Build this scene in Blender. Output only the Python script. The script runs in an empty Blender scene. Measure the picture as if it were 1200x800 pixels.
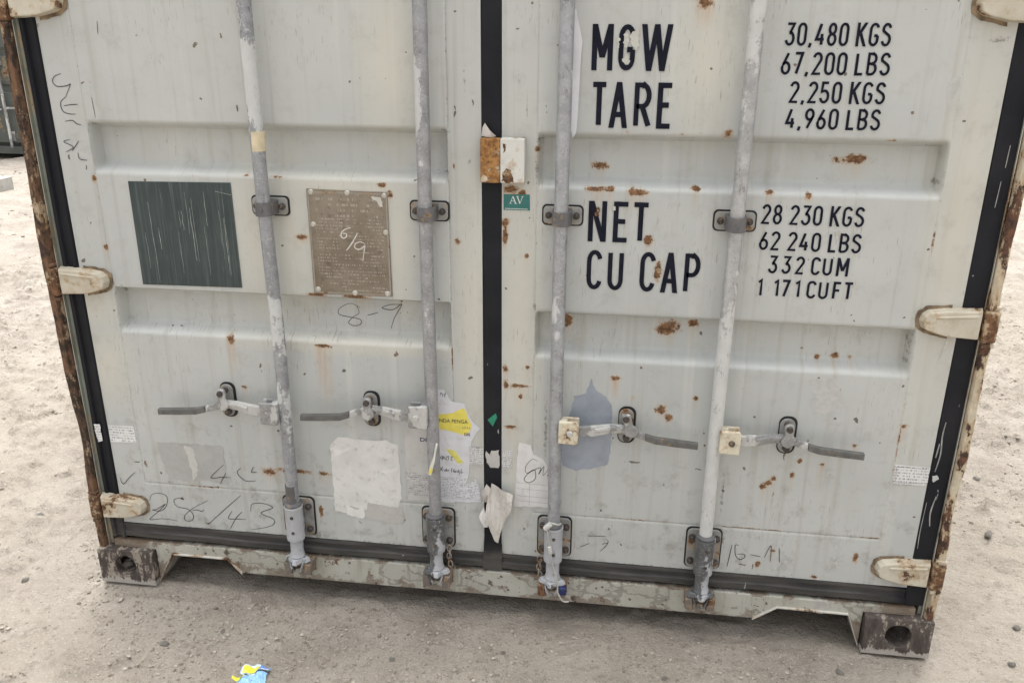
import bpy, bmesh, math, random
import numpy as np
from mathutils import Vector, Matrix
random.seed(7); RNG = np.random.default_rng(7)
PI = math.pi

# ------------------------------------------------------------------ camera, sky, sun, exposure
scene = bpy.context.scene
cam_d = bpy.data.cameras.new('camera'); cam = bpy.data.objects.new('camera', cam_d)
scene.collection.objects.link(cam); scene.camera = cam
cam_d.sensor_width = 36.0; cam_d.lens = 36.0*990.86/1200.0
cam_d.clip_start = 0.05; cam_d.clip_end = 2000
yaw, pitch, roll = 0.1354, 0.3526, 0.0052
fwd = Vector((-math.sin(yaw)*math.cos(pitch), math.cos(yaw)*math.cos(pitch), -math.sin(pitch)))
right = Vector((math.cos(yaw), math.sin(yaw), 0)); up = right.cross(fwd)
r2 = right*math.cos(roll) + up*math.sin(roll); u2 = up*math.cos(roll) - right*math.sin(roll)
M = Matrix((r2, u2, -fwd)).transposed().to_4x4(); M.translation = Vector((1.5562, -2.0496, 1.6143))
cam.matrix_world = M

SUN_EL, SUN_AZ = math.radians(76), math.radians(-12)      # azimuth measured from +y (behind the container) towards +x
world = bpy.data.worlds.new("World"); scene.world = world; world.use_nodes = True
wn = world.node_tree; wn.nodes.clear()
sky = wn.nodes.new('ShaderNodeTexSky'); sky.sky_type = 'NISHITA'; sky.sun_disc = False
sky.sun_elevation = SUN_EL; sky.sun_rotation = SUN_AZ; sky.dust_density = 4.0; sky.air_density = 1.0; sky.altitude = 0
hs = wn.nodes.new('ShaderNodeHueSaturation'); hs.inputs['Saturation'].default_value = 0.08
bg = wn.nodes.new('ShaderNodeBackground'); bg.inputs['Strength'].default_value = 0.15
wo = wn.nodes.new('ShaderNodeOutputWorld')
tc = wn.nodes.new('ShaderNodeTexCoord'); sx = wn.nodes.new('ShaderNodeSeparateXYZ'); wn.links.new(tc.outputs['Generated'], sx.inputs[0])
mr = wn.nodes.new('ShaderNodeMapRange'); wn.links.new(sx.outputs[2], mr.inputs[0])          # overcast veil: the zenith about three times as bright as the horizon
for i_, v_ in ((1, -.05), (2, 1.0), (3, .38), (4, 1.9)): mr.inputs[i_].default_value = v_
ml = wn.nodes.new('ShaderNodeVectorMath'); ml.operation = 'SCALE'; wn.links.new(hs.outputs[0], ml.inputs[0]); wn.links.new(mr.outputs[0], ml.inputs['Scale'])
wn.links.new(sky.outputs[0], hs.inputs['Color']); wn.links.new(ml.outputs[0], bg.inputs[0]); wn.links.new(bg.outputs[0], wo.inputs[0])
sd = bpy.data.lights.new('sun', 'SUN'); sd.energy = 1.1; sd.angle = math.radians(58); sd.color = (1.0, .972, .93)
sun = bpy.data.objects.new('sun', sd); scene.collection.objects.link(sun)
sdir = Vector((math.sin(SUN_AZ)*math.cos(SUN_EL), math.cos(SUN_AZ)*math.cos(SUN_EL), math.sin(SUN_EL)))
sun.rotation_euler = sdir.to_track_quat('Z', 'Y').to_euler()
sun.location = (0, 0, 30)
vs = scene.view_settings; vs.view_transform = 'Standard'; vs.look = 'None'; vs.gamma = 1; vs.use_curve_mapping = False
vs.exposure = 1.0

# ------------------------------------------------------------------ helpers
COL = scene.collection
def tag(o, label=None, cat=None, group=None, kind=None):
    if label: o['label'] = label
    if cat: o['category'] = cat
    if group: o['group'] = group
    if kind: o['kind'] = kind
    return o
def thing(name, loc, label, cat, group=None):
    o = bpy.data.objects.new(name, None); COL.objects.link(o); o.location = loc; o.empty_display_size = .2
    return tag(o, label, cat, group)
def link(name, me, mat, parent=None, smooth=False, bevel=0, label=None):
    o = bpy.data.objects.new(name, me); COL.objects.link(o)
    if mat is not None: me.materials.append(mat)
    if smooth:
        me.polygons.foreach_set('use_smooth', [True]*len(me.polygons))
    if parent is not None:
        o.parent = parent
        if parent.type == 'EMPTY':
            o.matrix_parent_inverse = Matrix.Translation(-Vector(parent.location))
    if bevel:
        b = o.modifiers.new('bevel', 'BEVEL'); b.width = bevel; b.segments = 2; b.limit_method = 'ANGLE'; b.angle_limit = math.radians(40)
        b.harden_normals = False
    if label: o['label'] = label
    return o
def rrect(cx, cz, w, h, r, n=5):
    P = []
    for sx, sz, a0 in ((1, 1, 0), (-1, 1, 90), (-1, -1, 180), (1, -1, 270)):
        for k in range(n+1):
            a = math.radians(a0 + 90*k/n)
            P.append((cx+sx*(w/2-r)+r*math.cos(a), cz+sz*(h/2-r)+r*math.sin(a)))
    return P
def ellipse(cx, cz, a, b, n=16):
    return [(cx+a*math.cos(2*PI*k/n), cz+b*math.sin(2*PI*k/n)) for k in range(n)]
class MB:
    def __init__(s): s.v = []; s.f = []; s.m = []; s.mi = 0
    def add(s, v, f):
        o = len(s.v); s.v += [tuple(p) for p in v]; s.f += [tuple(i+o for i in q) for q in f]; s.m += [s.mi]*len(f); return s
    def box(s, x0, x1, y0, y1, z0, z1):
        v = [(x, y, z) for x in (x0, x1) for y in (y0, y1) for z in (z0, z1)]
        return s.add(v, [(0,1,3,2),(4,6,7,5),(0,4,5,1),(2,3,7,6),(0,2,6,4),(1,5,7,3)])
    def prism(s, poly, y0, y1, scale_front=1.0):           # poly in (x,z), ccw seen from -y; y0 = front
        n = len(poly); cx = sum(p[0] for p in poly)/n; cz = sum(p[1] for p in poly)/n
        v = [(cx+(x-cx)*scale_front, y0, cz+(z-cz)*scale_front) for x, z in poly] + [(x, y1, z) for x, z in poly]
        f = [tuple(range(n)), tuple(range(2*n-1, n-1, -1))] + [(i, i+n, (i+1) % n+n, (i+1) % n) for i in range(n)]
        return s.add(v, f)
    def cyl(s, p0, p1, r0, r1=None, n=20, cap=True):
        r1 = r0 if r1 is None else r1
        p0, p1 = Vector(p0), Vector(p1); d = (p1-p0).normalized()
        a = d.orthogonal().normalized(); b = d.cross(a)
        v = []
        for p, r in ((p0, r0), (p1, r1)):
            v += [p+a*r*math.cos(2*PI*k/n)+b*r*math.sin(2*PI*k/n) for k in range(n)]
        f = [(k, (k+1) % n, (k+1) % n+n, k+n) for k in range(n)]
        if cap: f += [tuple(range(n-1, -1, -1)), tuple(range(n, 2*n))]
        return s.add(v, f)
    def lathe(s, cx, cy, prof, n=24):                       # profile [(r,z)] about a vertical axis
        v = [(cx+r*math.cos(2*PI*k/n), cy+r*math.sin(2*PI*k/n), z) for r, z in prof for k in range(n)]
        m = len(prof); f = [(j*n+k, j*n+(k+1) % n, (j+1)*n+(k+1) % n, (j+1)*n+k) for j in range(m-1) for k in range(n)]
        f += [tuple(range(n-1, -1, -1)), tuple(range((m-1)*n, m*n))]
        return s.add(v, f)
    def tube(s, pts, r, n=10, closed=False, rr=None):
        pts = [Vector(p) for p in pts]; m = len(pts); v = []; prev = None
        for i, p in enumerate(pts):
            if closed: t = (pts[(i+1) % m]-pts[i-1]).normalized()
            else: t = (pts[min(i+1, m-1)]-pts[max(i-1, 0)]).normalized()
            a = t.orthogonal().normalized() if prev is None else (prev-t*prev.dot(t)).normalized()
            prev = a; b = t.cross(a); q = rr[i] if rr else r
            v += [p+a*q*math.cos(2*PI*k/n)+b*q*math.sin(2*PI*k/n) for k in range(n)]
        f = []
        for i in range(m if closed else m-1):
            j = (i+1) % m
            f += [(i*n+k, i*n+(k+1) % n, j*n+(k+1) % n, j*n+k) for k in range(n)]
        if not closed: f += [tuple(range(n-1, -1, -1)), tuple(range((m-1)*n, m*n))]
        return s.add(v, f)
    def bar(s, pts, hs_, ts):                               # flat bar through pts; heights (z) and thickness (y) per point
        v = []
        for (x, y, z), h, t in zip(pts, hs_, ts):
            v += [(x, y-t/2, z-h/2), (x, y+t/2, z-h/2), (x, y+t/2, z+h/2), (x, y-t/2, z+h/2)]
        n = len(pts); f = [(3, 2, 1, 0), tuple(4*(n-1)+k for k in range(4))]
        for i in range(n-1):
            f += [(4*i+k, 4*i+(k+1) % 4, 4*i+4+(k+1) % 4, 4*i+4+k) for k in range(4)]
        return s.add(v, f)
    def ribbon(s, pts, w, y=0.0, taper=False, mitre=True):  # flat pen stroke on the plane y
        n = len(pts)
        if n < 2: return s
        P = [Vector((a, b)) for a, b in pts]; L = []; R = []
        for i in range(n):
            d0 = (P[i]-P[i-1]).normalized() if i > 0 else None
            d1 = (P[i+1]-P[i]).normalized() if i < n-1 else None
            if d0 is None: d = d1; k = 1
            elif d1 is None: d = d0; k = 1
            else:
                d = (d0+d1)
                d = d.normalized() if d.length > 1e-6 else d0
                k = 1/max(.62, abs(d.dot(d0)))
            nn = Vector((-d.y, d.x)); ww = w/2*k*((.55+.45*math.sin(PI*(i+.4)/n)) if taper else 1)
            L.append(P[i]+nn*ww); R.append(P[i]-nn*ww)
        v = [(p.x, y, p.y) for p in L]+[(p.x, y, p.y) for p in R]
        return s.add(v, [(i, i+n, i+n+1, i+1) for i in range(n-1)])
    def mesh(s, name, recalc=True):
        me = bpy.data.meshes.new(name); me.from_pydata(s.v, [], s.f); 
        if any(s.m): me.polygons.foreach_set('material_index', s.m)
        if recalc:
            b = bmesh.new(); b.from_mesh(me); bmesh.ops.recalc_face_normals(b, faces=b.faces); b.to_mesh(me); b.free()
        me.validate(); me.update(); return me
    def build(s, name, mat, parent=None, smooth=False, bevel=0, label=None, recalc=True, mats=None):
        o = link(name, s.mesh(name, recalc), mat, parent, False, bevel, label)
        if mats:
            for m in mats: o.data.materials.append(m)
        if smooth: shade(o)
        return o
def shade(o, ang=35):
    me = o.data
    me.polygons.foreach_set('use_smooth', [True]*len(me.polygons))
    me.set_sharp_from_angle(angle=math.radians(ang))
def catmull(pts, k=6):
    P = [Vector(p) for p in pts]; out = []
    for i in range(len(P)-1):
        a, b, c, d = P[max(i-1, 0)], P[i], P[i+1], P[min(i+2, len(P)-1)]
        for j in range(k):
            t = j/k
            out.append(tuple(.5*((2*b)+(c-a)*t+(2*a-5*b+4*c-d)*t*t+(3*b-a-3*c+d)*t**3)))
    out.append(tuple(P[-1])); return out
def jag(poly, amp=.003, step=.012, seed=0):
    rnd = random.Random(seed); out = []
    n = len(poly)
    for i in range(n):
        a, b = Vector(poly[i]), Vector(poly[(i+1) % n]); L = (b-a).length; m = max(1, int(L/step))
        nn = Vector((-(b-a).y, (b-a).x)).normalized() if L > 0 else Vector((0, 0))
        for k in range(m):
            out.append(tuple(a.lerp(b, k/m) + nn*rnd.uniform(-amp, amp)*(1 if k else .5)))
    return out
def sheet(name, poly, y, mat, parent, label=None, thick=.0004, mb=None):   # thin flat piece lying on the door
    b = bmesh.new()
    vs_ = [b.verts.new((x, y, z)) for x, z in poly]
    f = b.faces.new(vs_); f.normal_update()
    if f.normal.y > 0: f.normal_flip()
    r = bmesh.ops.extrude_face_region(b, geom=[f])
    for g in r['geom']:
        if isinstance(g, bmesh.types.BMVert): g.co.y -= thick
    bmesh.ops.triangulate(b, faces=[q for q in b.faces if len(q.verts) > 4])
    bmesh.ops.recalc_face_normals(b, faces=b.faces)
    me = bpy.data.meshes.new(name); b.to_mesh(me); b.free()
    return link(name, me, mat, parent, label=label)

# ------------------------------------------------------------------ node helpers
class NT:
    def __init__(s, name):
        s.m = bpy.data.materials.new(name); s.m.use_nodes = True; s.t = s.m.node_tree; s.n = s.t.nodes; s.n.clear()
        s.out = s.n.new('ShaderNodeOutputMaterial'); s.b = s.n.new('ShaderNodeBsdfPrincipled')
        s.t.links.new(s.b.outputs[0], s.out.inputs[0]); s.co = None
    def L(s, a, b): s.t.links.new(a, b)
    def set(s, inp, v):
        if isinstance(v, (int, float)): inp.default_value = v
        elif isinstance(v, tuple): inp.default_value = v if len(v) == len(inp.default_value) else (*v, 1.0)
        else: s.L(v, inp)
    def coord(s, scale=(1, 1, 1), loc=(0, 0, 0), rot=(0, 0, 0)):
        if s.co is None:
            s.co = s.n.new('ShaderNodeTexCoord').outputs['Object']
        if scale == (1, 1, 1) and loc == (0, 0, 0) and rot == (0, 0, 0): return s.co
        m = s.n.new('ShaderNodeMapping'); m.inputs['Scale'].default_value = scale; m.inputs['Location'].default_value = loc; m.inputs['Rotation'].default_value = rot
        s.L(s.co, m.inputs['Vector']); return m.outputs[0]
    def noise(s, sc, det=5, rough=.55, vec=None, dist=0):
        n = s.n.new('ShaderNodeTexNoise'); n.inputs['Scale'].default_value = sc; n.inputs['Detail'].default_value = det
        n.inputs['Roughness'].default_value = rough; n.inputs['Distortion'].default_value = dist
        s.L(vec if vec is not None else s.coord(), n.inputs['Vector']); return n.outputs[0]
    def voro(s, sc, vec=None, out='Distance', feat='F1'):
        n = s.n.new('ShaderNodeTexVoronoi'); n.feature = feat; n.inputs['Scale'].default_value = sc
        s.L(vec if vec is not None else s.coord(), n.inputs['Vector']); return n.outputs[out], n
    def math(s, op, a, b=0.0, c=0.0, clamp=False):
        n = s.n.new('ShaderNodeMath'); n.operation = op; n.use_clamp = clamp
        s.set(n.inputs[0], a); s.set(n.inputs[1], b); s.set(n.inputs[2], c); return n.outputs[0]
    def step(s, v, lo, hi, a=0.0, b=1.0):
        n = s.n.new('ShaderNodeMapRange'); n.interpolation_type = 'SMOOTHSTEP'
        s.set(n.inputs[0], v); s.set(n.inputs[1], lo); s.set(n.inputs[2], hi); s.set(n.inputs[3], a); s.set(n.inputs[4], b); return n.outputs[0]
    def mix(s, f, a, b, mode='MIX'):
        n = s.n.new('ShaderNodeMix'); n.data_type = 'RGBA'; n.blend_type = mode
        s.set(n.inputs[0], f); s.set(n.inputs[6], a); s.set(n.inputs[7], b); return n.outputs[2]
    def attr(s, name):
        n = s.n.new('ShaderNodeAttribute'); n.attribute_name = name; return n.outputs['Fac']
    def sep(s):
        n = s.n.new('ShaderNodeSeparateXYZ'); s.L(s.coord(), n.inputs[0]); return n.outputs
    def bump(s, h, dist=.001, strength=1.0, prev=None):
        n = s.n.new('ShaderNodeBump'); n.inputs['Distance'].default_value = dist; n.inputs['Strength'].default_value = strength
        s.L(h, n.inputs['Height'])
        if prev is not None: s.L(prev, n.inputs['Normal'])
        return n.outputs[0]
    def fin(s, col, rough, metal=0.0, normal=None, spec=None):
        s.set(s.b.inputs['Base Color'], col); s.set(s.b.inputs['Roughness'], rough); s.set(s.b.inputs['Metallic'], metal)
        if normal is not None: s.L(normal, s.b.inputs['Normal'])
        if spec is not None: s.set(s.b.inputs['Specular IOR Level'], spec)
        return s.m
def rust_color(t, sc=90):
    return t.mix(t.step(t.noise(sc, 6, .7), .35, .65), (.060, .034, .022), (.205, .105, .052))

def door_paint():
    t = NT('door_paint')
    base = (.60, .60, .54)
    low = t.noise(1.6, 4, .5); mid = t.noise(9, 6, .6)
    col = t.mix(t.step(low, .3, .7), (.440, .458, .448), (.496, .508, .490))
    col = t.mix(t.math('MULTIPLY', t.step(mid, .5, .75), .28), col, (.43, .415, .365))
    streak = t.noise(1, 4, .6, t.coord((38, 4, 1.1)))
    col = t.mix(t.math('MULTIPLY', t.step(streak, .52, .70), .42), col, (.36, .345, .30))
    streak2 = t.noise(1, 3, .6, t.coord((16, 4, .7), (3, 0, 9)))
    col = t.mix(t.math('MULTIPLY', t.step(streak2, .56, .70), .35), col, (.60, .60, .56))
    # chalky yellowed area attribute
    col = t.mix(t.math('MULTIPLY', t.attr('cream'), .62), col, (.60, .575, .49))
    # grime with its own ragged shape; also carries shade painted in recess bends
    fine = t.noise(70, 6, .7)
    g = t.math('ADD', t.attr('grime_shade'), t.math('MULTIPLY', t.math('SUBTRACT', t.noise(75, 6, .8), .5), 2.0))
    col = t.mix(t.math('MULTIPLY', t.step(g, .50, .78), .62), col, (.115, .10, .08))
    sp_ = t.sep(); lowz = t.step(t.math('ADD', sp_[2], t.math('MULTIPLY', t.math('SUBTRACT', t.noise(3, 4, .6), .5), .5)), .75, .20)
    bl = t.step(t.noise(16, 8, .72), .50, .70)
    col = t.mix(t.math('MULTIPLY', t.math('ADD', t.math('MULTIPLY', lowz, .50), .22), bl), col, (.25, .23, .195))
    # fine scuffs and small dark specks
    sc1 = t.noise(1, 3, .5, t.coord((260, 20, 24), rot=(0, .5, 0))); sc2 = t.noise(3.2, 3, .5)
    scm = t.math('MULTIPLY', t.step(sc1, .62, .68), t.step(sc2, .50, .58))
    col = t.mix(t.math('MULTIPLY', scm, .6), col, (.24, .22, .19))
    dn = t.n.new('ShaderNodeTexNoise'); dn.inputs['Scale'].default_value = 45; dn.inputs['Detail'].default_value = 4; t.L(t.coord(), dn.inputs['Vector'])
    for scl, rad, keep, wob, st_ in ((15, .10, .60, .030, (1, 1, 1)), (34, .12, .72, .018, (1, 1, 1)), (6.1, .045, .45, .04, (1, 1, .8)), (9, .065, .55, .05, (2.6, 1, .7)), (8, .055, .60, .05, (.7, 1, 2.4))):
        av_ = t.n.new('ShaderNodeVectorMath'); av_.operation = 'MULTIPLY_ADD'; t.L(dn.outputs[1], av_.inputs[0]); av_.inputs[1].default_value = (wob, 0, wob); t.L(t.coord(st_, (scl*.37, 0, scl*.11)), av_.inputs[2])
        d, v = t.voro(scl, av_.outputs[0])
        sepc = t.n.new('ShaderNodeSeparateColor'); t.L(v.outputs['Color'], sepc.inputs[0])
        dd = t.math('ADD', d, t.math('MULTIPLY', t.math('SUBTRACT', fine, .5), .10))
        m = t.math('MULTIPLY', t.math('LESS_THAN', dd, t.math('MULTIPLY', sepc.outputs[1], rad)), t.math('GREATER_THAN', sepc.outputs[0], keep))
        col = t.mix(t.math('MULTIPLY', m, .85), col, t.mix(sepc.outputs[2], (.05, .045, .04), (.16, .09, .045)))
    # rust drips then rust
    dr = t.math('MULTIPLY', t.attr('drip'), t.step(t.noise(1, 4, .6, t.coord((120, 4, 7))), .25, .65))
    col = t.mix(t.math('MULTIPLY', dr, .8), col, (.47, .27, .11))
    rn = t.math('ADD', t.attr('rust'), t.math('ADD', t.math('MULTIPLY', t.math('SUBTRACT', t.noise(120, 5, .8), .5), 1.4), t.math('MULTIPLY', t.math('SUBTRACT', t.noise(42, 3, .6), .5), 1.3)))
    halo = t.step(rn, .34, .60); core = t.step(rn, .58, .72)
    col = t.mix(t.math('MULTIPLY', halo, .6), col, (.42, .27, .15))
    col = t.mix(core, col, t.mix(t.step(t.noise(90, 6, .7), .35, .65), (.085, .045, .025), (.27, .145, .070)))
    rough = t.mix(core, t.mix(t.step(mid, .3, .7), (.42,)*3, (.58,)*3), (.9,)*3)
    h = t.math('ADD', t.math('ADD', t.math('MULTIPLY', t.noise(2.6, 2, .5), 14.0), t.math('MULTIPLY', t.noise(11, 2, .5), 1.6)), t.math('MULTIPLY', t.noise(220, 3, .6), .12))
    h = t.math('ADD', h, t.math('MULTIPLY', core, -.5))
    return t.fin(col, rough, 0, t.bump(h, .0011), .45)

def worn(name, base, base2=None, rust=.5, rsc=14, vary=.25, dirt=.3, dirtcol=(.1, .085, .065), rough=.55, aniso=(1, 1, 1), soft=.05, seed=0.0, rcol=None, metal=0.0, bump=.0012):
    """paint over steel that flakes to rust where a noise passes a threshold (rust: higher = more)"""
    t = NT(name); c = t.coord(aniso, (seed, seed*.7, seed*1.3))
    n1 = t.noise(rsc, 8, .68, c); n2 = t.noise(rsc*.35, 4, .6, c); f = t.noise(150, 5, .7)
    m = t.math('ADD', t.math('MULTIPLY', n1, .65), t.math('MULTIPLY', n2, .35))
    m = t.math('ADD', m, t.math('MULTIPLY', t.math('SUBTRACT', f, .5), .08))
    thr = .72-.42*rust
    mask = t.step(m, thr, thr+soft)
    col = t.mix(t.step(t.noise(rsc*.8, 5, .6), .5-vary, .5+vary), base, base2 or tuple(x*.82 for x in base))
    col = t.mix(t.math('MULTIPLY', t.step(t.noise(22, 7, .7), .5, .72), dirt), col, dirtcol)
    rc = rcol(t) if rcol else rust_color(t, 60)
    fr = t.math('MULTIPLY', t.step(m, thr-.05, thr), .5)
    col = t.mix(fr, col, (.42, .27, .13))
    col = t.mix(mask, col, rc)
    h = t.math('ADD', t.math('MULTIPLY', mask, -.8), t.math('MULTIPLY', t.noise(130, 5, .7), .5))
    return t.fin(col, t.mix(mask, (rough,)*3, (.92,)*3), metal, t.bump(h, bump), .4)

def galvanised(name, base=(.36, .37, .39), paint=(.62, .62, .59), paint_amt=.35, seed=0.0):
    t = NT(name)
    c = t.coord((1, 1, .35), (seed*3, seed, seed*5))
    col = t.mix(t.step(t.noise(30, 6, .7), .3, .7), tuple(x*.8 for x in base), tuple(x*1.15 for x in base))
    fl = t.noise(160, 4, .7); col = t.mix(t.math('MULTIPLY', t.step(fl, .56, .66), .45), col, (.60, .61, .62))
    pm = t.step(t.math('ADD', t.noise(7, 7, .6, c), t.math('MULTIPLY', t.math('SUBTRACT', t.noise(60, 5, .7), .5), .18)), .68-.36*paint_amt, .70-.36*paint_amt)
    col = t.mix(pm, col, t.mix(t.step(t.noise(24, 5, .6), .3, .7), tuple(x*.9 for x in paint), paint))
    dk = t.math('MULTIPLY', t.step(t.noise(48, 8, .8, t.coord((1, 1, .5))), .56, .64), .6); col = t.mix(dk, col, (.13, .125, .12))
    return t.fin(col, t.mix(pm, (.42,)*3, (.55,)*3), t.math('MULTIPLY', t.math('SUBTRACT', 1.0, pm), .35), t.bump(t.noise(200, 4, .6), .0005), .45)

def rubber():
    t = NT('rubber'); s = t.sep()
    col = t.mix(t.step(t.noise(5, 5, .6), .35, .7), (.009, .010, .014), (.018, .018, .022))
    # dust that has settled along the bottom run, with a ragged upper limit
    low = t.math('MULTIPLY', t.step(s[0], 2.36, 2.30), t.step(t.math('ADD', s[2], t.math('MULTIPLY', t.math('SUBTRACT', t.noise(18, 6, .7), .5), .05)), .24, .19))
    col = t.mix(t.math('MULTIPLY', low, t.step(t.noise(12, 5, .6, t.coord((.5, 1, 3))), .3, .7, .22, .55)), col, (.155, .145, .13))
    ch = t.noise(1, 4, .6, t.coord((60, 10, 9))); ch2 = t.noise(7, 3, .5)
    col = t.mix(t.math('MULTIPLY', t.math('MULTIPLY', t.step(ch, .66, .68), t.step(ch2, .55, .6)), .7), col, (.5, .5, .5))
    d, v = t.voro(30); sp = t.math('MULTIPLY', t.math('LESS_THAN', d, .06), t.step(t.noise(9, 2, .5), .55, .6))
    col = t.mix(sp, col, (.45, .45, .44))
    return t.fin(col, .6, 0, t.bump(t.noise(90, 4, .6), .0006), .22)

def plain(name, col, rough=.6, metal=0.0, vary=.12, sc=40, bump=.0003, spec=.4):
    t = NT(name); c = t.mix(t.step(t.noise(sc, 5, .6), .3, .7), tuple(max(0, x*(1-vary)) for x in col), tuple(min(1, x*(1+vary)) for x in col))
    return t.fin(c, rough, metal, t.bump(t.noise(sc*4, 3, .6), bump), spec)

def paper(name, col=(.70, .69, .66), stain=.3, lines=None, crumple=.0012, seed=0):
    t = NT(name)
    c = t.mix(t.step(t.noise(14, 6, .65, t.coord((1, 1, 1), (seed, 0, seed))), .35, .7), col, tuple(x*.86 for x in col))
    c = t.mix(t.math('MULTIPLY', t.step(t.noise(40, 7, .75), .54, .66), stain), c, (.33, .29, .24))
    if lines:                       # rows of print too small to read: short dark dashes in rows
        pitch, dens, zlo, zhi = lines; s = t.sep()
        fr = t.math('FRACT', t.math('MULTIPLY', s[2], 1.0/pitch)); row = t.math('FLOOR', t.math('MULTIPLY', s[2], 1.0/pitch))
        on = t.math('MULTIPLY', t.math('GREATER_THAN', fr, .35), t.math('LESS_THAN', fr, .8))
        cb = t.n.new('ShaderNodeCombineXYZ'); t.L(t.math('MULTIPLY', s[0], 420), cb.inputs[0]); t.L(t.math('MULTIPLY', row, 7.31), cb.inputs[2])
        wd = t.step(t.noise(1, 2, .6, cb.outputs[0]), .49, .53)
        cb2 = t.n.new('ShaderNodeCombineXYZ'); t.L(t.math('MULTIPLY', s[0], 22), cb2.inputs[0]); t.L(t.math('MULTIPLY', row, 3.7), cb2.inputs[2])
        blk = t.step(t.noise(1, 2, .6, cb2.outputs[0]), .62-.3*dens, .65-.3*dens)
        zz = t.math('MULTIPLY', t.math('GREATER_THAN', s[2], zlo), t.math('LESS_THAN', s[2], zhi))
        m = t.math('MULTIPLY', t.math('MULTIPLY', on, wd), t.math('MULTIPLY', blk, zz))
        c = t.mix(t.math('MULTIPLY', m, .75), c, (.09, .09, .12))
    return t.fin(c, .75, 0, t.bump(t.noise(26, 4, .5, None, 1.5), crumple), .25)

M_ = {}
M_['door'] = door_paint()
M_['hinge'] = worn('cream_paint_flaking', (.57, .535, .445), (.45, .40, .31), rust=.43, rsc=22, dirt=.5, dirtcol=(.24, .19, .13))
M_['post_out'] = worn('post_rust_brown', (.42, .36, .28), (.25, .19, .135), rust=.72, rsc=30, dirt=.6, aniso=(1.2, 1, .55), soft=.05, dirtcol=(.09, .06, .04), rcol=lambda t: t.mix(t.step(t.noise(34, 7, .75, t.coord((1.3, 1, .5))), .42, .60), (.040, .028, .022), (.17, .095, .055)))
M_['post_right'] = worn('post_beige_rusty', (.58, .52, .40), (.46, .40, .30), rust=.55, rsc=28, dirt=.5, aniso=(1.3, 1, .5), soft=.04, dirtcol=(.20, .14, .09), seed=3.1, rcol=lambda t: t.mix(t.step(t.noise(34, 7, .75), .40, .60), (.045, .028, .022), (.15, .075, .045)))
M_['post_in'] = worn('post_inner_grey_green', (.25, .28, .24), (.20, .20, .165), rust=.42, rsc=14, dirt=.4, aniso=(1, 1, .4), seed=2.2)
M_['sill'] = worn('sill_paint', (.50, .49, .43), (.42, .405, .345), rust=.30, rsc=22, dirt=.75, dirtcol=(.25, .205, .155), soft=.04, seed=5.7)
M_['casting'] = worn('casting_worn_brown', (.085, .060, .052), (.14, .11, .095), rust=.42, rsc=26, dirt=.3, soft=.06, seed=1.2,
                     rcol=lambda t: t.mix(t.step(t.noise(60, 5, .7), .35, .65), (.38, .345, .30), (.20, .16, .125)), aniso=(1.6, 1, .7))
def casting_mat(seed, thr_=.6, seed2=0):
    t = NT('casting_scraped'); s = t.sep()
    n = t.noise(26, 7, .7, t.coord((1.5, 1, .6), (seed, 0, seed))); n2 = t.noise(90, 5, .7)
    col = t.mix(t.step(n, .35, .65), (.062, .050, .044), (.125, .105, .092))
    sc = t.math('ADD', n, t.math('MULTIPLY', t.math('SUBTRACT', n2, .5), .25))
    col = t.mix(t.step(sc, thr_, thr_+.05), col, t.mix(n2, (.20, .15, .115), (.40, .37, .32)))
    low = t.math('ADD', t.math('MULTIPLY', s[2], -22.0), t.math('ADD', .74, t.math('MULTIPLY', t.math('SUBTRACT', n, .5), 1.6)))
    col = t.mix(t.step(low, .30, .42), col, t.mix(n2, (.34, .315, .28), (.46, .43, .39)))
    return t.fin(col, .8, 0, t.bump(t.math('ADD', n2, n), .0025), .35)
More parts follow.
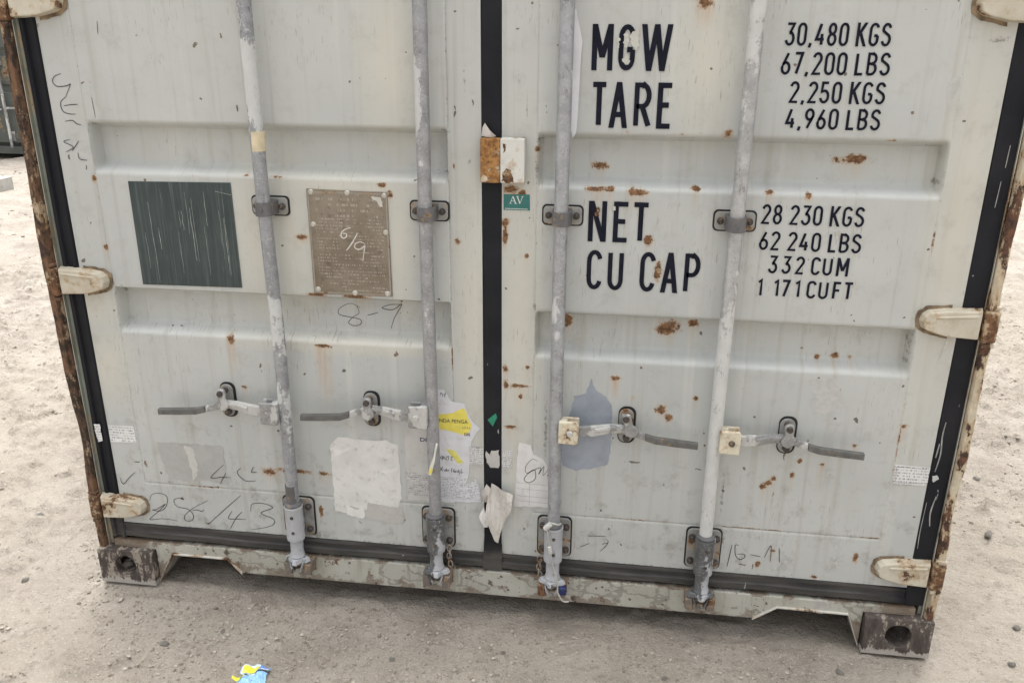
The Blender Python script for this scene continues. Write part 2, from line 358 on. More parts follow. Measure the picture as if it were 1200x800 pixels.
def sill_mat():
    t = NT('sill_dirty_paint'); s = t.sep(); f = t.noise(120, 5, .75); m = t.noise(19, 7, .68); l = t.noise(5, 4, .6)
    col = t.mix(t.step(l, .35, .65), (.47, .465, .415), (.40, .39, .335))
    pl = t.noise(8, 3, .5, t.coord((1, 1, 1.6), (4, 0, 2)), ); ed_ = t.math('MULTIPLY', t.step(pl, .555, .565), t.step(pl, .60, .59))
    col = t.mix(t.math('MULTIPLY', t.step(pl, .575, .58), .35), col, (.36, .35, .31)); col = t.mix(t.math('MULTIPLY', ed_, .5), col, (.17, .15, .12))
    st = t.noise(1, 4, .65, t.coord((55, 4, 5))); col = t.mix(t.math('MULTIPLY', t.step(st, .52, .66), .45), col, (.27, .235, .19))
    lo = t.math('ADD', t.math('MULTIPLY', s[2], -12.0), t.math('ADD', 1.42, t.math('MULTIPLY', t.math('SUBTRACT', m, .5), 2.8)))
    col = t.mix(t.math('MULTIPLY', t.step(lo, .42, .62), .7), col, t.mix(f, (.12, .085, .06), (.27, .21, .16)))
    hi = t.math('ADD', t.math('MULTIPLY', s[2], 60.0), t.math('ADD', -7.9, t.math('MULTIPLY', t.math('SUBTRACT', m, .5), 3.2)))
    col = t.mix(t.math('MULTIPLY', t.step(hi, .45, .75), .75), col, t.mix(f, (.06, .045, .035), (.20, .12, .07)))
    rm = t.math('ADD', t.math('MULTIPLY', m, .6), t.math('MULTIPLY', f, .4)); col = t.mix(t.step(rm, .575, .60), col, t.mix(f, (.07, .045, .03), (.22, .125, .07)))
    for scl, rd, kp_ in ((40, .22, .60), (17, .16, .62), (75, .25, .62)):
        d, v = t.voro(scl); sc_ = t.n.new('ShaderNodeSeparateColor'); t.L(v.outputs['Color'], sc_.inputs[0])
        q = t.math('MULTIPLY', t.math('LESS_THAN', t.math('ADD', d, t.math('MULTIPLY', t.math('SUBTRACT', f, .5), .5)), t.math('MULTIPLY', sc_.outputs[1], rd)), t.math('GREATER_THAN', sc_.outputs[0], kp_))
        col = t.mix(t.math('MULTIPLY', q, .85), col, (.075, .055, .04))
    # darker foot of the posts at both ends
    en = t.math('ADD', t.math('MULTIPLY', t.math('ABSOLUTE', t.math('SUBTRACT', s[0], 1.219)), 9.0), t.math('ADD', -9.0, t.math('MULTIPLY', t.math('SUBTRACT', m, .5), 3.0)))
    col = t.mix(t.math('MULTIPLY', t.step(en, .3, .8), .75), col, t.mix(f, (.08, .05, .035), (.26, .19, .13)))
    return t.fin(col, .75, 0, t.bump(t.math('ADD', f, m), .002), .35)
M_['sill'] = sill_mat()
M_['casting'] = casting_mat(1.0, .56); M_['casting_scraped'] = casting_mat(4.0, .49)
M_['hole'] = plain('casting_inside', (.05, .04, .035), .9)
M_['sealant'] = plain('black_sealant', (.018, .018, .02), .6)
M_['plate'] = worn('fitting_plate', (.34, .34, .325), (.25, .25, .24), rust=.36, rsc=30, dirt=.5, dirtcol=(.12, .11, .10), rough=.5, metal=.1)
M_['dark_steel'] = worn('dark_steel', (.16, .16, .165), (.11, .11, .115), rust=.32, rsc=40, dirt=.4, rough=.5, metal=.2)
M_['bolt'] = worn('bolt_steel', (.055, .048, .045), (.085, .072, .065), rust=.30, rsc=60, dirt=.5, rough=.55, metal=.2)
M_['rust_heavy'] = worn('rust_heavy', (.50, .43, .32), (.30, .20, .13), rust=.70, rsc=48, dirt=.5, soft=.08, seed=4.4)
M_['keeper'] = worn('keeper_rusty', (.20, .17, .145), (.14, .12, .105), rust=.45, rsc=40, dirt=.4, seed=7.7)
M_['rod1'] = galvanised('bar_grey_flaking', base=(.31, .32, .34), paint=(.56, .57, .56), paint_amt=.40, seed=.0)
M_['rod2'] = galvanised('bar_grey_scuffed', base=(.32, .325, .34), paint=(.54, .545, .545), paint_amt=.22, seed=1.3)
M_['rod3'] = galvanised('bar_blue_grey', base=(.35, .36, .38), paint=(.55, .555, .56), paint_amt=.28, seed=2.6)
M_['rod4'] = galvanised('bar_whitened', base=(.42, .425, .43), paint=(.57, .575, .56), paint_amt=.65, seed=4.1)
M_['sleeve'] = galvanised('sleeve_metal', base=(.13, .135, .14), paint=(.42, .43, .45), paint_amt=.45, seed=6.1)
M_['handle'] = galvanised('handle_metal', base=(.30, .30, .30), paint=(.50, .495, .475), paint_amt=.55, seed=8.1)
M_['grip'] = worn('grip_embossed', (.12, .12, .115), (.17, .17, .165), rust=.25, rsc=50, dirt=.3, rough=.5, metal=.3)
M_['hub_cream'] = worn('hub_cream', (.68, .63, .50), (.60, .55, .43), rust=.45, rsc=26, dirt=.4, seed=9.0)
M_['ink'] = plain('black_lettering', (.009, .010, .020), .7, vary=.3, spec=.15)
M_['pen'] = plain('marker_ink', (.055, .055, .06), .7, vary=.4, sc=90)
M_['white_pen'] = plain('chalk_marker', (.62, .60, .55), .8, vary=.15, sc=90)
M_['tape_beige'] = plain('beige_tape', (.60, .52, .36), .6)
M_['cable'] = plain('pale_cable', (.42, .41, .38), .5)
M_['chain'] = worn('chain_steel', (.34, .32, .30), (.24, .22, .2), rust=.45, rsc=60, dirt=.4, metal=.2)
M_['frame_dark'] = plain('frame_dark_paint', (.22, .215, .19), .7)  # the frame's own dark paint, behind the gaskets
M_['side'] = worn('side_paint', (.56, .555, .49), (.50, .49, .44), rust=.36, rsc=6, dirt=.35)

# ------------------------------------------------------------------ the ground
def hash2(ix, iy, s):
    h = np.sin(ix*127.1+iy*311.7+s*74.7)*43758.5453
    return h-np.floor(h)
def vnoise(x, y, s=0):
    ix, iy = np.floor(x), np.floor(y); fx, fy = x-ix, y-iy; fx = fx*fx*(3-2*fx); fy = fy*fy*(3-2*fy)
    a, b, c, d = hash2(ix, iy, s), hash2(ix+1, iy, s), hash2(ix, iy+1, s), hash2(ix+1, iy+1, s)
    return a+(b-a)*fx+(c-a)*fy+(a-b-c+d)*fx*fy-.5
def fbm(x, y, o=4, s=0, g=.5):
    r = 0; a = 1
    for k in range(o): r = r+a*vnoise(x*2**k+k*17, y*2**k-k*9, s+k); a *= g
    return r
GZ = -.008
def gheight(x, y):
    # distance from the container's footprint: it stands on trodden, level dirt
    dx = np.maximum(np.maximum(-.12-x, x-2.56), 0); dy = np.maximum(np.maximum(-.12-y, y-6.2), 0)
    k = np.clip(np.hypot(dx, dy)/.5, 0, 1); k = k*k*(3-2*k)
    h = .010*fbm(x*2.2, y*2.2, 3, 1)+.006*fbm(x*9, y*9, 3, 5)
    lumps = np.maximum(0, fbm(x*15+3*vnoise(x*3, y*3, 8), y*22, 4, 9, .62)-.03)*.048
    # wheel tracks: long shallow ruts with cross ridges at the left and right of the container
    u = (x*.80+y*.60); v = (-x*.60+y*.80)
    rut = .016*np.sin(v*5.2+.8*vnoise(u*.8, v*.8, 3))*np.clip(np.abs(x-1.2)/2.2-.5, 0, 1)
    tread = .007*np.maximum(0, np.sin(u*30+2*vnoise(x*2, y*2, 4)))*np.clip(np.abs(x-1.2)/2-.6, 0, 1)*(vnoise(x*1.1, y*1.1, 6) > .0)
    u2 = (x*.94-y*.34)
    trk = .010*np.sin(u2*34+1.6*vnoise(x*1.5, y*1.5, 14))*np.clip((vnoise(x*.7+3, y*.7, 12)+.12)*4, 0, 1)*np.clip((x-2.6)/.5, 0, 1)
    return GZ+h*(.40+.9*k)+lumps*np.clip(k+.30, 0, 1)+(rut+tread+trk)*k-.001
def axis(lo, hi, d, far, grow=1.14):
    a = list(np.arange(lo, hi+1e-6, d)); s = d
    while a[-1] < far: s *= grow; a.append(a[-1]+s)
    s = d
    while a[0] > -far: s *= grow; a.insert(0, a[0]-s)
    return np.array(a)
gx = axis(-2.6, 4.6, .0125, 420, 1.035); gy = axis(-1.0, 3.2, .0125, 420, 1.035)
X, Y = np.meshgrid(gx, gy); R_ = np.hypot(X-1, Y)
Zg = gheight(X, Y); Zg = np.where(R_ > 25, GZ+(Zg-GZ)*np.clip(1-(R_-25)/40, 0, 1), Zg)
def gridmesh(name, X, Y, Z):
    h, w = X.shape; me = bpy.data.meshes.new(name)
    me.vertices.add(h*w); me.vertices.foreach_set('co', np.stack([X, Y, Z], -1).reshape(-1).astype(np.float32))
    i = (np.arange(h-1)[:, None]*w+np.arange(w-1)[None]).reshape(-1)
    q = np.stack([i, i+1, i+w+1, i+w], -1).reshape(-1).astype(np.int32); n = len(i)
    me.loops.add(4*n); me.loops.foreach_set('vertex_index', q); me.polygons.add(n)
    me.polygons.foreach_set('loop_start', np.arange(0, 4*n, 4, dtype=np.int32))
    me.polygons.foreach_set('loop_total', np.full(n, 4, np.int32)) if False else None
    me.update(calc_edges=True); me.validate(); return me
def ground_mat():
    t = NT('dusty_dirt')
    n0 = t.noise(.55, 4, .55); n1 = t.noise(4.5, 7, .62); n2 = t.noise(34, 6, .7); n3 = t.noise(140, 5, .7)
    col = t.mix(t.step(n1, .32, .66), (.285, .250, .212), (.385, .348, .302))
    col = t.mix(t.math('MULTIPLY', t.step(n0, .40, .62), .5), col, (.37, .325, .265))
    col = t.mix(t.math('MULTIPLY', t.step(n2, .53, .67), .6), col, (.20, .172, .142))
    col = t.mix(t.math('MULTIPLY', t.step(n3, .53, .64), .6), col, (.47, .435, .385))
    for scl, thr, keep in ((55, .20, .62), (120, .25, .55), (24, .16, .86)):
        d, v = t.voro(scl, t.coord((1, 1, 0)))
        sp = t.n.new('ShaderNodeSeparateColor'); t.L(v.outputs['Color'], sp.inputs[0])
        m = t.math('MULTIPLY', t.math('LESS_THAN', t.math('ADD', d, t.math('MULTIPLY', t.math('SUBTRACT', n3, .5), .25)), thr), t.math('GREATER_THAN', sp.outputs[0], keep))
        col = t.mix(t.math('MULTIPLY', m, .75), col, t.mix(sp.outputs[1], (.15, .125, .10), (.45, .41, .355)))
    h = t.math('ADD', t.math('MULTIPLY', n2, 1.0), t.math('MULTIPLY', n3, .45)); h = t.math('ADD', h, t.math('MULTIPLY', t.noise(12, 5, .6), 1.4))
    return t.fin(col, .95, 0, t.bump(h, .016), .2)
M_['ground'] = ground_mat()
ground = link('ground', gridmesh('ground', X, Y, Zg), M_['ground'], smooth=True); tag(ground, kind='structure')

# gravel: thousands of crumbs nobody could count, one mesh
def ico():
    b = bmesh.new(); bmesh.ops.create_icosphere(b, subdivisions=1, radius=1); v = np.array([x.co[:] for x in b.verts]); f = np.array([[q.index for q in p.verts] for p in b.faces]); b.free(); return v, f
IV, IF = ico()
def stones(name, px, py, rad, mat, parent=None):
    n = len(px); V = np.empty((n, len(IV), 3), np.float32)
    z = gheight(px, py)
    for i in range(n):
        a = RNG.uniform(0, 2*PI); c, s = math.cos(a), math.sin(a)
        v = IV*(1+RNG.uniform(-.28, .28, (len(IV), 1)))*np.array([1, RNG.uniform(.55, .95), RNG.uniform(.4, .7)])*rad[i]
        V[i] = np.stack([v[:, 0]*c-v[:, 1]*s+px[i], v[:, 0]*s+v[:, 1]*c+py[i], v[:, 2]+z[i]+rad[i]*.12+.0012], -1)
    F = (IF[None]+(np.arange(n)*len(IV))[:, None, None]).reshape(-1, 3)
    me = bpy.data.meshes.new(name); me.from_pydata(V.reshape(-1, 3).tolist(), [], F.tolist()); me.update()
    return link(name, me, mat, parent)
def stone_mat():
    t = NT('gravel'); g = t.n.new('ShaderNodeNewGeometry')
    c = t.mix(g.outputs['Random Per Island'], (.19, .162, .13), (.43, .39, .335))
    c = t.mix(t.math('MULTIPLY', t.step(t.noise(120, 4, .6), .4, .7), .4), c, (.33, .29, .235))
    return t.fin(c, .9, 0, t.bump(t.noise(260, 3, .6), .0008), .25)
M_['stone'] = stone_mat()
def scatter(n, x0, x1, y0, y1, r0, r1, clump=0.0):
    px = RNG.uniform(x0, x1, n*3); py = RNG.uniform(y0, y1, n*3)
    keep = vnoise(px*2.3, py*2.3, 21)+.6*vnoise(px*7, py*7, 22) > clump
    ok = ~((px > -.01) & (px < 2.45) & (py > -.04))
    k = keep & ok; px, py = px[k][:n], py[k][:n]
    return px, py, r0*(r1/r0)**(RNG.random(len(px))**2.2)
parts = [scatter(9000, -.8, 3.4, -.75, .25, .0016, .0075, -.05), scatter(5200, 2.4, 4.6, -.2, 3.2, .0018, .0095, .0), scatter(5200, -2.6, .05, -.3, 3.6, .0018, .010, .0),
         scatter(900, -7, -.5, 2, 9, .006, .024, .05), scatter(300, 3, 7, 2, 7, .006, .02, .0)]
gravel = stones('gravel', *[np.concatenate([p[i] for p in parts]) for i in range(3)], M_['stone'])
tag(gravel, kind='stuff', label='loose grit and small gravel strewn over the dusty ground', cat='gravel')

# ------------------------------------------------------------------ the container
CX, W, D, H = 1.219, 2.438, 6.058, 2.591
box = thing('shipping_container', (CX, D/2, 0), 'pale grey shipping container in front with rust spots, four locking bars and black weight lettering', 'shipping container')

RUST = [(2.074,1.334,0.034,0.010,0.00),(1.487,1.306,0.016,0.008,0.00),(1.483,1.255,0.027,0.006,0.00),(1.515,1.256,0.010,0.006,0.00),(1.579,1.251,0.024,0.008,0.00),(1.715,1.262,0.010,0.006,0.00),(1.778,1.393,0.010,0.010,0.02),(1.675,1.389,0.010,0.004,0.00),(1.888,1.259,0.010,0.006,0.00),(1.976,1.253,0.008,0.008,0.02),(1.676,0.896,0.026,0.018,0.00),(1.738,0.913,0.013,0.009,0.00),(1.420,0.903,0.013,0.016,0.00),(1.551,0.766,0.011,0.007,0.07),(1.597,0.716,0.004,0.010,0.02),(1.672,0.685,0.013,0.012,0.00),(1.693,0.666,0.011,0.010,0.00),(1.757,0.722,0.006,0.007,0.00),(1.485,1.193,0.006,0.017,0.00),(1.612,1.134,0.010,0.013,0.00),(1.640,1.057,0.008,0.024,0.03),(1.313,1.083,0.006,0.007,0.00),(2.100,0.768,0.008,0.009,0.02),(2.095,0.846,0.010,0.007,0.00),(2.134,0.844,0.006,0.005,0.00),(2.053,0.841,0.006,0.005,0.00),(1.952,0.479,0.009,0.008,0.00),(1.964,0.491,0.009,0.008,0.00),(1.975,0.507,0.009,0.008,0.00),(1.979,0.456,0.004,0.013,0.00),(2.022,0.521,0.006,0.010,0.00),(2.037,0.562,0.006,0.007,0.01),(2.093,0.557,0.006,0.005,0.08),(2.168,0.617,0.006,0.005,0.00),(2.186,0.594,0.004,0.005,0.00),(2.279,0.681,0.010,0.005,0.00),(2.324,0.395,0.004,0.005,0.00),(2.216,0.287,0.007,0.013,0.03),(1.963,0.240,0.007,0.008,0.00),(1.997,0.284,0.007,0.005,0.00),(2.114,0.213,0.009,0.005,0.00),(1.258,1.136,0.006,0.030,0.00),(1.258,1.164,0.009,0.011,0.04),(1.300,0.729,0.023,0.005,0.00),(1.261,0.775,0.007,0.010,0.00),(1.301,0.699,0.005,0.007,0.00),(1.318,0.784,0.005,0.005,0.00),(1.336,0.797,0.004,0.005,0.00),(1.273,0.607,0.014,0.005,0.00),(1.275,1.249,0.017,0.010,0.06),(1.704,1.675,0.017,0.011,0.06),(1.336,1.347,0.006,0.008,0.00),(2.143,1.384,0.022,0.004,0.00),(1.714,1.394,0.008,0.004,0.00),(1.551,1.391,0.008,0.004,0.00),(1.656,1.389,0.006,0.004,0.00),
(0.499,0.818,0.010,0.013,0.11),(0.523,0.677,0.010,0.005,0.00),(0.761,0.812,0.019,0.005,0.20),(0.572,0.415,0.026,0.011,0.00),(0.640,0.422,0.048,0.008,0.00),(0.735,0.420,0.020,0.006,0.00),(0.173,1.248,0.007,0.009,0.02),(0.446,1.260,0.016,0.004,0.00),(0.596,1.264,0.023,0.004,0.00),(0.673,1.262,0.034,0.004,0.00),(0.730,1.110,0.016,0.007,0.02),(0.948,1.250,0.011,0.006,0.00),(0.967,1.227,0.007,0.011,0.00),(0.753,0.956,0.028,0.005,0.00),(0.865,0.954,0.032,0.007,0.00),(0.174,1.061,0.007,0.007,0.00),(1.131,1.301,0.004,0.010,0.00),(1.156,1.216,0.004,0.004,0.00),(1.166,1.216,0.004,0.004,0.00),(1.135,1.116,0.007,0.009,0.00),(1.135,1.131,0.004,0.011,0.00),(0.717,0.297,0.006,0.023,0.00),(1.117,0.796,0.002,0.049,0.00),
(2.268,1.162,0.003,0.051,0.00),(2.272,0.630,0.003,0.147,0.00),(2.245,0.348,0.043,0.004,0.00),(1.932,0.349,0.133,0.003,0.00),(1.262,.73,.006,.012,0),(1.30,1.24,.01,.006,.03),(1.62,.348,.09,.002,0),(.36,.346,.1,.0018,0),(.85,.346,.08,.0018,0)]
GRIME = [(.10,.235,.03,.02),(.6,.20,.6,.008),(1.8,.20,.55,.008),(.70,.215,.05,.02),(1.10,.215,.05,.02),(1.40,.215,.05,.02),(.93,.20,.12,.012),(1.12,.30,.012,.05),(1.37,.60,.006,.12),(1.335,.95,.006,.02),(1.335,1.30,.006,.05),(1.85,.45,.006,.09),(1.86,.30,.012,.04),
 (.19,1.384,.02,.006),(1.11,1.385,.015,.008),(1.11,1.285,.012,.012),(1.34,1.37,.010,.02),(.188,.94,.006,.03),(2.26,1.29,.008,.012),(2.26,.85,.008,.012),(2.262,.90,.004,.05),(1.17,1.31,.005,.02),(.26,1.50,.004,.004),(1.15,1.08,.003,.03),(1.40,.255,.09,.004),(1.50,.285,.035,.004),(1.56,.325,.003,.02),(.80,.71,.003,.03),(1.02,.72,.004,.012),(.62,.285,.02,.005),(1.29,1.5,.004,.03),(1.31,1.44,.003,.05),(1.16,1.5,.004,.05),(.57,.69,.002,.03),(1.16,.28,.014,.003),(.77,.36,.003,.03),(1.24,.20,.1,.012),(.08,1.62,.02,.01),(2.33,1.60,.03,.008)]
CREAM = [(.82,1.24,.19,.03),(.985,1.10,.03,.14),(.70,1.10,.04,.14),(.98,1.54,.055,.14),(.60,1.10,.05,.16),(.10,.90,.06,.05),(.12,.72,.05,.08),(1.72,1.55,.05,.12),(1.17,.9,.03,.3),(1.30,.9,.04,.35),(.86,.82,.25,.02),(2.32,1.2,.05,.4)]

def door(x0, x1, xl, xr, bands, name, label):
    """pressed steel door leaf: closed panel with recessed horizontal bands, rails and seams"""
    zb, zt = .203, 2.47
    zs = set(np.round(np.concatenate([np.arange(zb, 1.72, .005), np.arange(1.72, zt, .02), [zt]]), 5).tolist())
    xs = set(np.round(np.concatenate([np.arange(x0, x1, .005), [x1]]), 5).tolist())
    for s_ in (xl, xr):
        for d in (-.0035, -.0015, .0015, .0035, .009): xs.add(round(s_+d*(1 if s_ == xl else -1), 5))
    for d in (-.003, -.001, .001, .003): zs.add(round(.346+d, 5))
    xs = np.array(sorted(xs)); zs = np.array(sorted(zs))
    X, Z = np.meshgrid(xs, zs)
    sm = lambda t: np.clip(t, 0, 1)**2*(3-2*np.clip(t, 0, 1))
    prof = np.zeros_like(X)
    for zt_, zb_ in bands:
        prof = np.maximum(prof, np.minimum(sm((zt_-Z)/.019), sm((Z-zb_)/.030)))
    side = np.minimum(sm((X-xl)/.008), sm((xr-X)/.008))
    Yd = .043*prof*side
    # welded seams round the pressing and along the bottom rail
    seam = np.maximum(np.exp(-((X-xl)/.0018)**2), np.exp(-((X-xr)/.0018)**2))*(Z > .346)
    seam2 = np.exp(-((Z-.346)/.0016)**2)*((X > xl) & (X < xr))
    Yd = Yd+.0022*np.maximum(seam*(prof < .05), seam2)
    # gentle dents
    Yd = Yd+.0005*fbm(X*4, Z*4, 2, 33)*0
    h, w = X.shape
    me = gridmesh(name, X, Yd, Z)
    # turn the fronts towards the camera, close the rim and back
    b = bmesh.new(); b.from_mesh(me); b.verts.ensure_lookup_table(); b.faces.ensure_lookup_table()
    if b.faces[0].normal.y > 0: bmesh.ops.reverse_faces(b, faces=b.faces)
    be = [e for e in b.edges if e.is_boundary]
    r = bmesh.ops.extrude_edge_only(b, edges=be)
    for g in r['geom']:
        if isinstance(g, bmesh.types.BMVert): g.co.y = .055
    bmesh.ops.recalc_face_normals(b, faces=b.faces)
    b.to_mesh(me); b.free()
    n = len(me.vertices); co = np.empty(n*3, np.float32); me.vertices.foreach_get('co', co); co = co.reshape(-1, 3); x, z = co[:, 0], co[:, 2]
    rust = np.zeros(n); drip = np.zeros(n); grime_shade = np.zeros(n); cream = np.zeros(n)
    for cx, cz, rx, rz, dl in RUST:
        if cx < x0-.02 or cx > x1+.02: continue
        rx_, rz_ = max(rx, .0035), max(rz, .003); pk = 1.12 if min(rx, rz) > .004 else .82
        d = np.sqrt(((x-cx)/rx_)**2+((z-cz)/rz_)**2); rust = np.maximum(rust, np.clip(pk-.55*d, 0, 1))
        if dl == 0 and min(rx, rz) > .0045 and cx < 2.3:
            m = .55*np.clip(1-np.abs(x-cx)/(rx_*1.2), 0, 1)*np.clip(1-(cz-z)/.055, 0, 1)*(z < cz+.003); drip = np.maximum(drip, m)
        if dl > 0:
            m = np.clip(1-np.abs(x-cx)/(rx_*1.6), 0, 1)*np.clip(1-(cz-z)/dl, 0, 1)*(z < cz+.005); drip = np.maximum(drip, m)
    for cx, cz, rx, rz in GRIME:
        d = np.sqrt(((x-cx)/rx)**2+((z-cz)/rz)**2); grime_shade = np.maximum(grime_shade, np.clip(.80-.40*d, 0, 1))
    for cx, cz, rx, rz in CREAM:
        d = np.sqrt(((x-cx)/rx)**2+((z-cz)/rz)**2); cream = np.maximum(cream, np.clip(1.2-.6*d, 0, 1))
    sl = np.maximum(np.exp(-((x-xl)/.0028)**2), np.exp(-((x-xr)/.0028)**2))*(z > .346)+np.exp(-((z-.346)/.0028)**2)*((x > xl) & (x < xr))
    grime_shade = np.maximum(grime_shade, .55*np.clip(sl, 0, 1))
    for zt_, zb_ in bands:                         # dirt lying on each recess's lower ledge; shade painted into its upper bend
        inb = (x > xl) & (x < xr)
        grime_shade = np.maximum(grime_shade, inb*.34*np.exp(-((z-(zb_+.030))/.010)**2)); grime_shade = np.maximum(grime_shade, inb*.36*np.exp(-((z-(zt_-.014))/.005)**2))
    for nm, a in (('rust', rust), ('drip', drip), ('grime_shade', grime_shade), ('cream', cream)):
        at = me.attributes.new(nm, 'FLOAT', 'POINT'); at.data.foreach_set('value', a.astype(np.float32))
    me.update()
    o = link(name, me, M_['door'], box, label=label)
    shade(o, 50); return o
BL = [(2.266, 2.134), (1.829, 1.697), (1.392, 1.259), (.954, .820)]
BR = [(2.262, 2.128), (1.823, 1.690), (1.386, 1.253), (.941, .811)]
doorL = door(.087, 1.200, .178, 1.117, BL, 'door', 'pale grey door leaf with two metal plates and torn paper notices')
doorR = door(1.250, 2.360, 1.337, 2.268, BR, 'door', 'pale grey door leaf with large black weight lettering')
door_at = lambda x: doorL if x < 1.225 else doorR

# --- rubber gaskets
def gasket_v(x0, x1, label=None, z0=.150, z1=2.50, lip=1):
    """vertical run, U-shaped lip profile"""
    w = x1-x0; P = [(x0, .004), (x0+w*.12, -.003), (x0+w*.30, -.0035), (x0+w*.38, .0035), (x0+w*.62, .0035), (x0+w*.72, -.0035), (x0+w*.9, -.003), (x1, .004), (x1, .03), (x0, .03)]
    if lip == 0: P = [(x0, .0), (x0+w*.15, -.002), (x0+w*.85, -.002), (x1, .0), (x1, .03), (x0, .03)]
    zz = np.linspace(z0, z1, 60); mb = MB(); n = len(P); V = []
    for k, z in enumerate(zz):
        wob = .0012*math.sin(z*9+x0*30)
        V += [(x+wob, y, z) for x, y in P]
    F = [(k*n+i, k*n+(i+1) % n, (k+1)*n+(i+1) % n, (k+1)*n+i) for k in range(len(zz)-1) for i in range(n)]
    F += [tuple(range(n)), tuple(range((len(zz)-1)*n, len(zz)*n))]
    mb.add(V, F); return mb.build('door_gasket', M_['rubber'], box, smooth=True, label=label)
M_['rubber'] = rubber()
gasket_v(.0365, .086, 'black rubber seal beside the rusty corner post'); gasket_v(2.3615, 2.412, 'wide black rubber seal beside the beige corner post', lip=0)
gasket_v(1.2015, 1.2485, 'black rubber seal between the two door leaves', z0=.205, lip=0)
def gasket_h(z0, z1, name='door_gasket', label=None):
    w = z1-z0; P = [(.006, z0), (-.004, z0+w*.10), (-.005, z0+w*.42), (.002, z0+w*.50), (.003, z0+w*.74), (-.004, z0+w*.82), (-.003, z0+w*.96), (.006, z1), (.03, z1), (.03, z0)]
    xx = np.linspace(.088, 2.3595, 90); n = len(P); V = []
    for x in xx:
        d = .0018*math.sin(x*7)+.0010*math.sin(x*23)
        V += [(x, y, z+(d if 1 <= i <= 6 else 0)) for i, (y, z) in enumerate(P)]
    F = [(k*n+i, k*n+(i+1) % n, (k+1)*n+(i+1) % n, (k+1)*n+i) for k in range(len(xx)-1) for i in range(n)]
    F += [tuple(range(n)), tuple(range((len(xx)-1)*n, len(xx)*n))]
    return MB().add(V, F).build(name, M_['rubber'], box, smooth=True, label=label)
gasket_h(.150, .2025, label='dusty grey rubber seal along the sill'); gasket_h(2.4705, 2.50)

# --- corner posts (front pair: stepped profile with flange, groove and inner leg)
def post(side, mats, name='corner_post', label=None):
    s = 1 if side < 0 else -1; ox = 0 if side < 0 else W
    P = [(-.002, .012), (-.001, -.016), (.0025, -.0205), (.0185, -.0195), (.0215, -.014), (.0225, .006), (.0255, .006), (.0262, -.006), (.0280, -.006), (.0288, .004), (.0355, .006), (.0355, .12), (-.002, .12)]
    zz = np.concatenate([np.linspace(.119, 1.75, 150), np.linspace(1.8, 2.47, 12)]); n = len(P); V = []
    for z in zz:
        bend = .006*math.exp(-((z-.48)/.10)**2)-.006*math.exp(-((z-1.0)/.3)**2)*(1 if side < 0 else -.6)+.0010*math.sin(z*17+side)+.0004*math.sin(z*61)
        chip = .0005*math.sin(z*170+side)*math.sin(z*57)
        for i, (x, y) in enumerate(P):
            k = 1 if i in (0, 1, 2, 3, 12) else (.5 if i < 9 else 0)
            V.append((ox+s*(x+(bend if i < 5 or i == 12 else 0)+(chip if i in (1, 3) else 0)), y+bend*.5*k, z))
    F = []; mi = []
    for k in range(len(zz)-1):
        for i in range(n):
            F.append((k*n+i, k*n+(i+1) % n, (k+1)*n+(i+1) % n, (k+1)*n+i)); mi.append(0 if i in (0, 1, 2, 3, 4, 5, 12) else (2 if i in (6, 7) else 1))
    F += [tuple(range(n)), tuple(range((len(zz)-1)*n, len(zz)*n))]; mi += [0, 0]
    mb = MB(); mb.add(V, F); mb.m = mi
    return mb.build(name, mats[0], box, smooth=True, label=label, mats=mats[1:])
M_['lip_light'] = worn('lip_light', (.60, .59, .54), (.50, .48, .43), rust=.42, rsc=20, dirt=.4, aniso=(1, 1, .4))
post(-1, [M_['post_out'], M_['post_in'], M_['lip_light']], label='rust brown corner post beside the black seal')
post(1, [M_['post_right'], M_['post_in'], M_['lip_light']], label='beige corner post with flaking paint and rust')
for x0, x1 in ((0, .12), (W-.12, W)):
    MB().box(x0, x1, D-.12, D, .119, 2.472).build('corner_post', M_['side'], box, bevel=.006)

# --- sill with fork recesses, rims, header
def sill_outline():
    return [(.1805, .002), (.234, .110), (.412, .110), (.456, .060), (1.962, .064), (2.028, .112), (2.219, .110), (W-.1805, .002), (W-.1805, .117), (W-.046, .119), (W-.046, .1425), (.046, .1425), (.046, .119), (.1805, .117)]
def ngon_prism(poly, y0, y1, name, mat, parent, bevel=0, label=None):
    b = bmesh.new(); vs_ = [b.verts.new((x, y0, z)) for x, z in poly]; f = b.faces.new(vs_)
    r = bmesh.ops.extrude_face_region(b, geom=[f])
    for g in r['geom']:
        if isinstance(g, bmesh.types.BMVert): g.co.y = y1
    bmesh.ops.recalc_face_normals(b, faces=b.faces); me = bpy.data.meshes.new(name); b.to_mesh(me); b.free()
    return link(name, me, mat, parent, bevel=bevel, label=label)
sill = ngon_prism(sill_outline(), -.008, .012, 'door_sill', M_['sill'], box, bevel=.0025, label='dirty sill below the doors with two low recesses')
for pts in ([(.181, .008), (.2345, .1085), (.4125, .1085), (.4545, .061)], [(1.9635, .065), (2.0275, .1105), (2.2185, .1085), (W-.182, .008)]):
    MB().bar([(x, .030, z) for x, z in pts], [.007, .005, .005, .007], [.088]*4).build('recess_rim', M_['lip_light'], sill, bevel=.001)
low = MB(); low.box(.456, 1.962, .0125, .09, .052, .0575); low.box(.10, W-.10, .0125, .10, .1330, .1395); low.build('sill_channel', M_['sill'], sill)
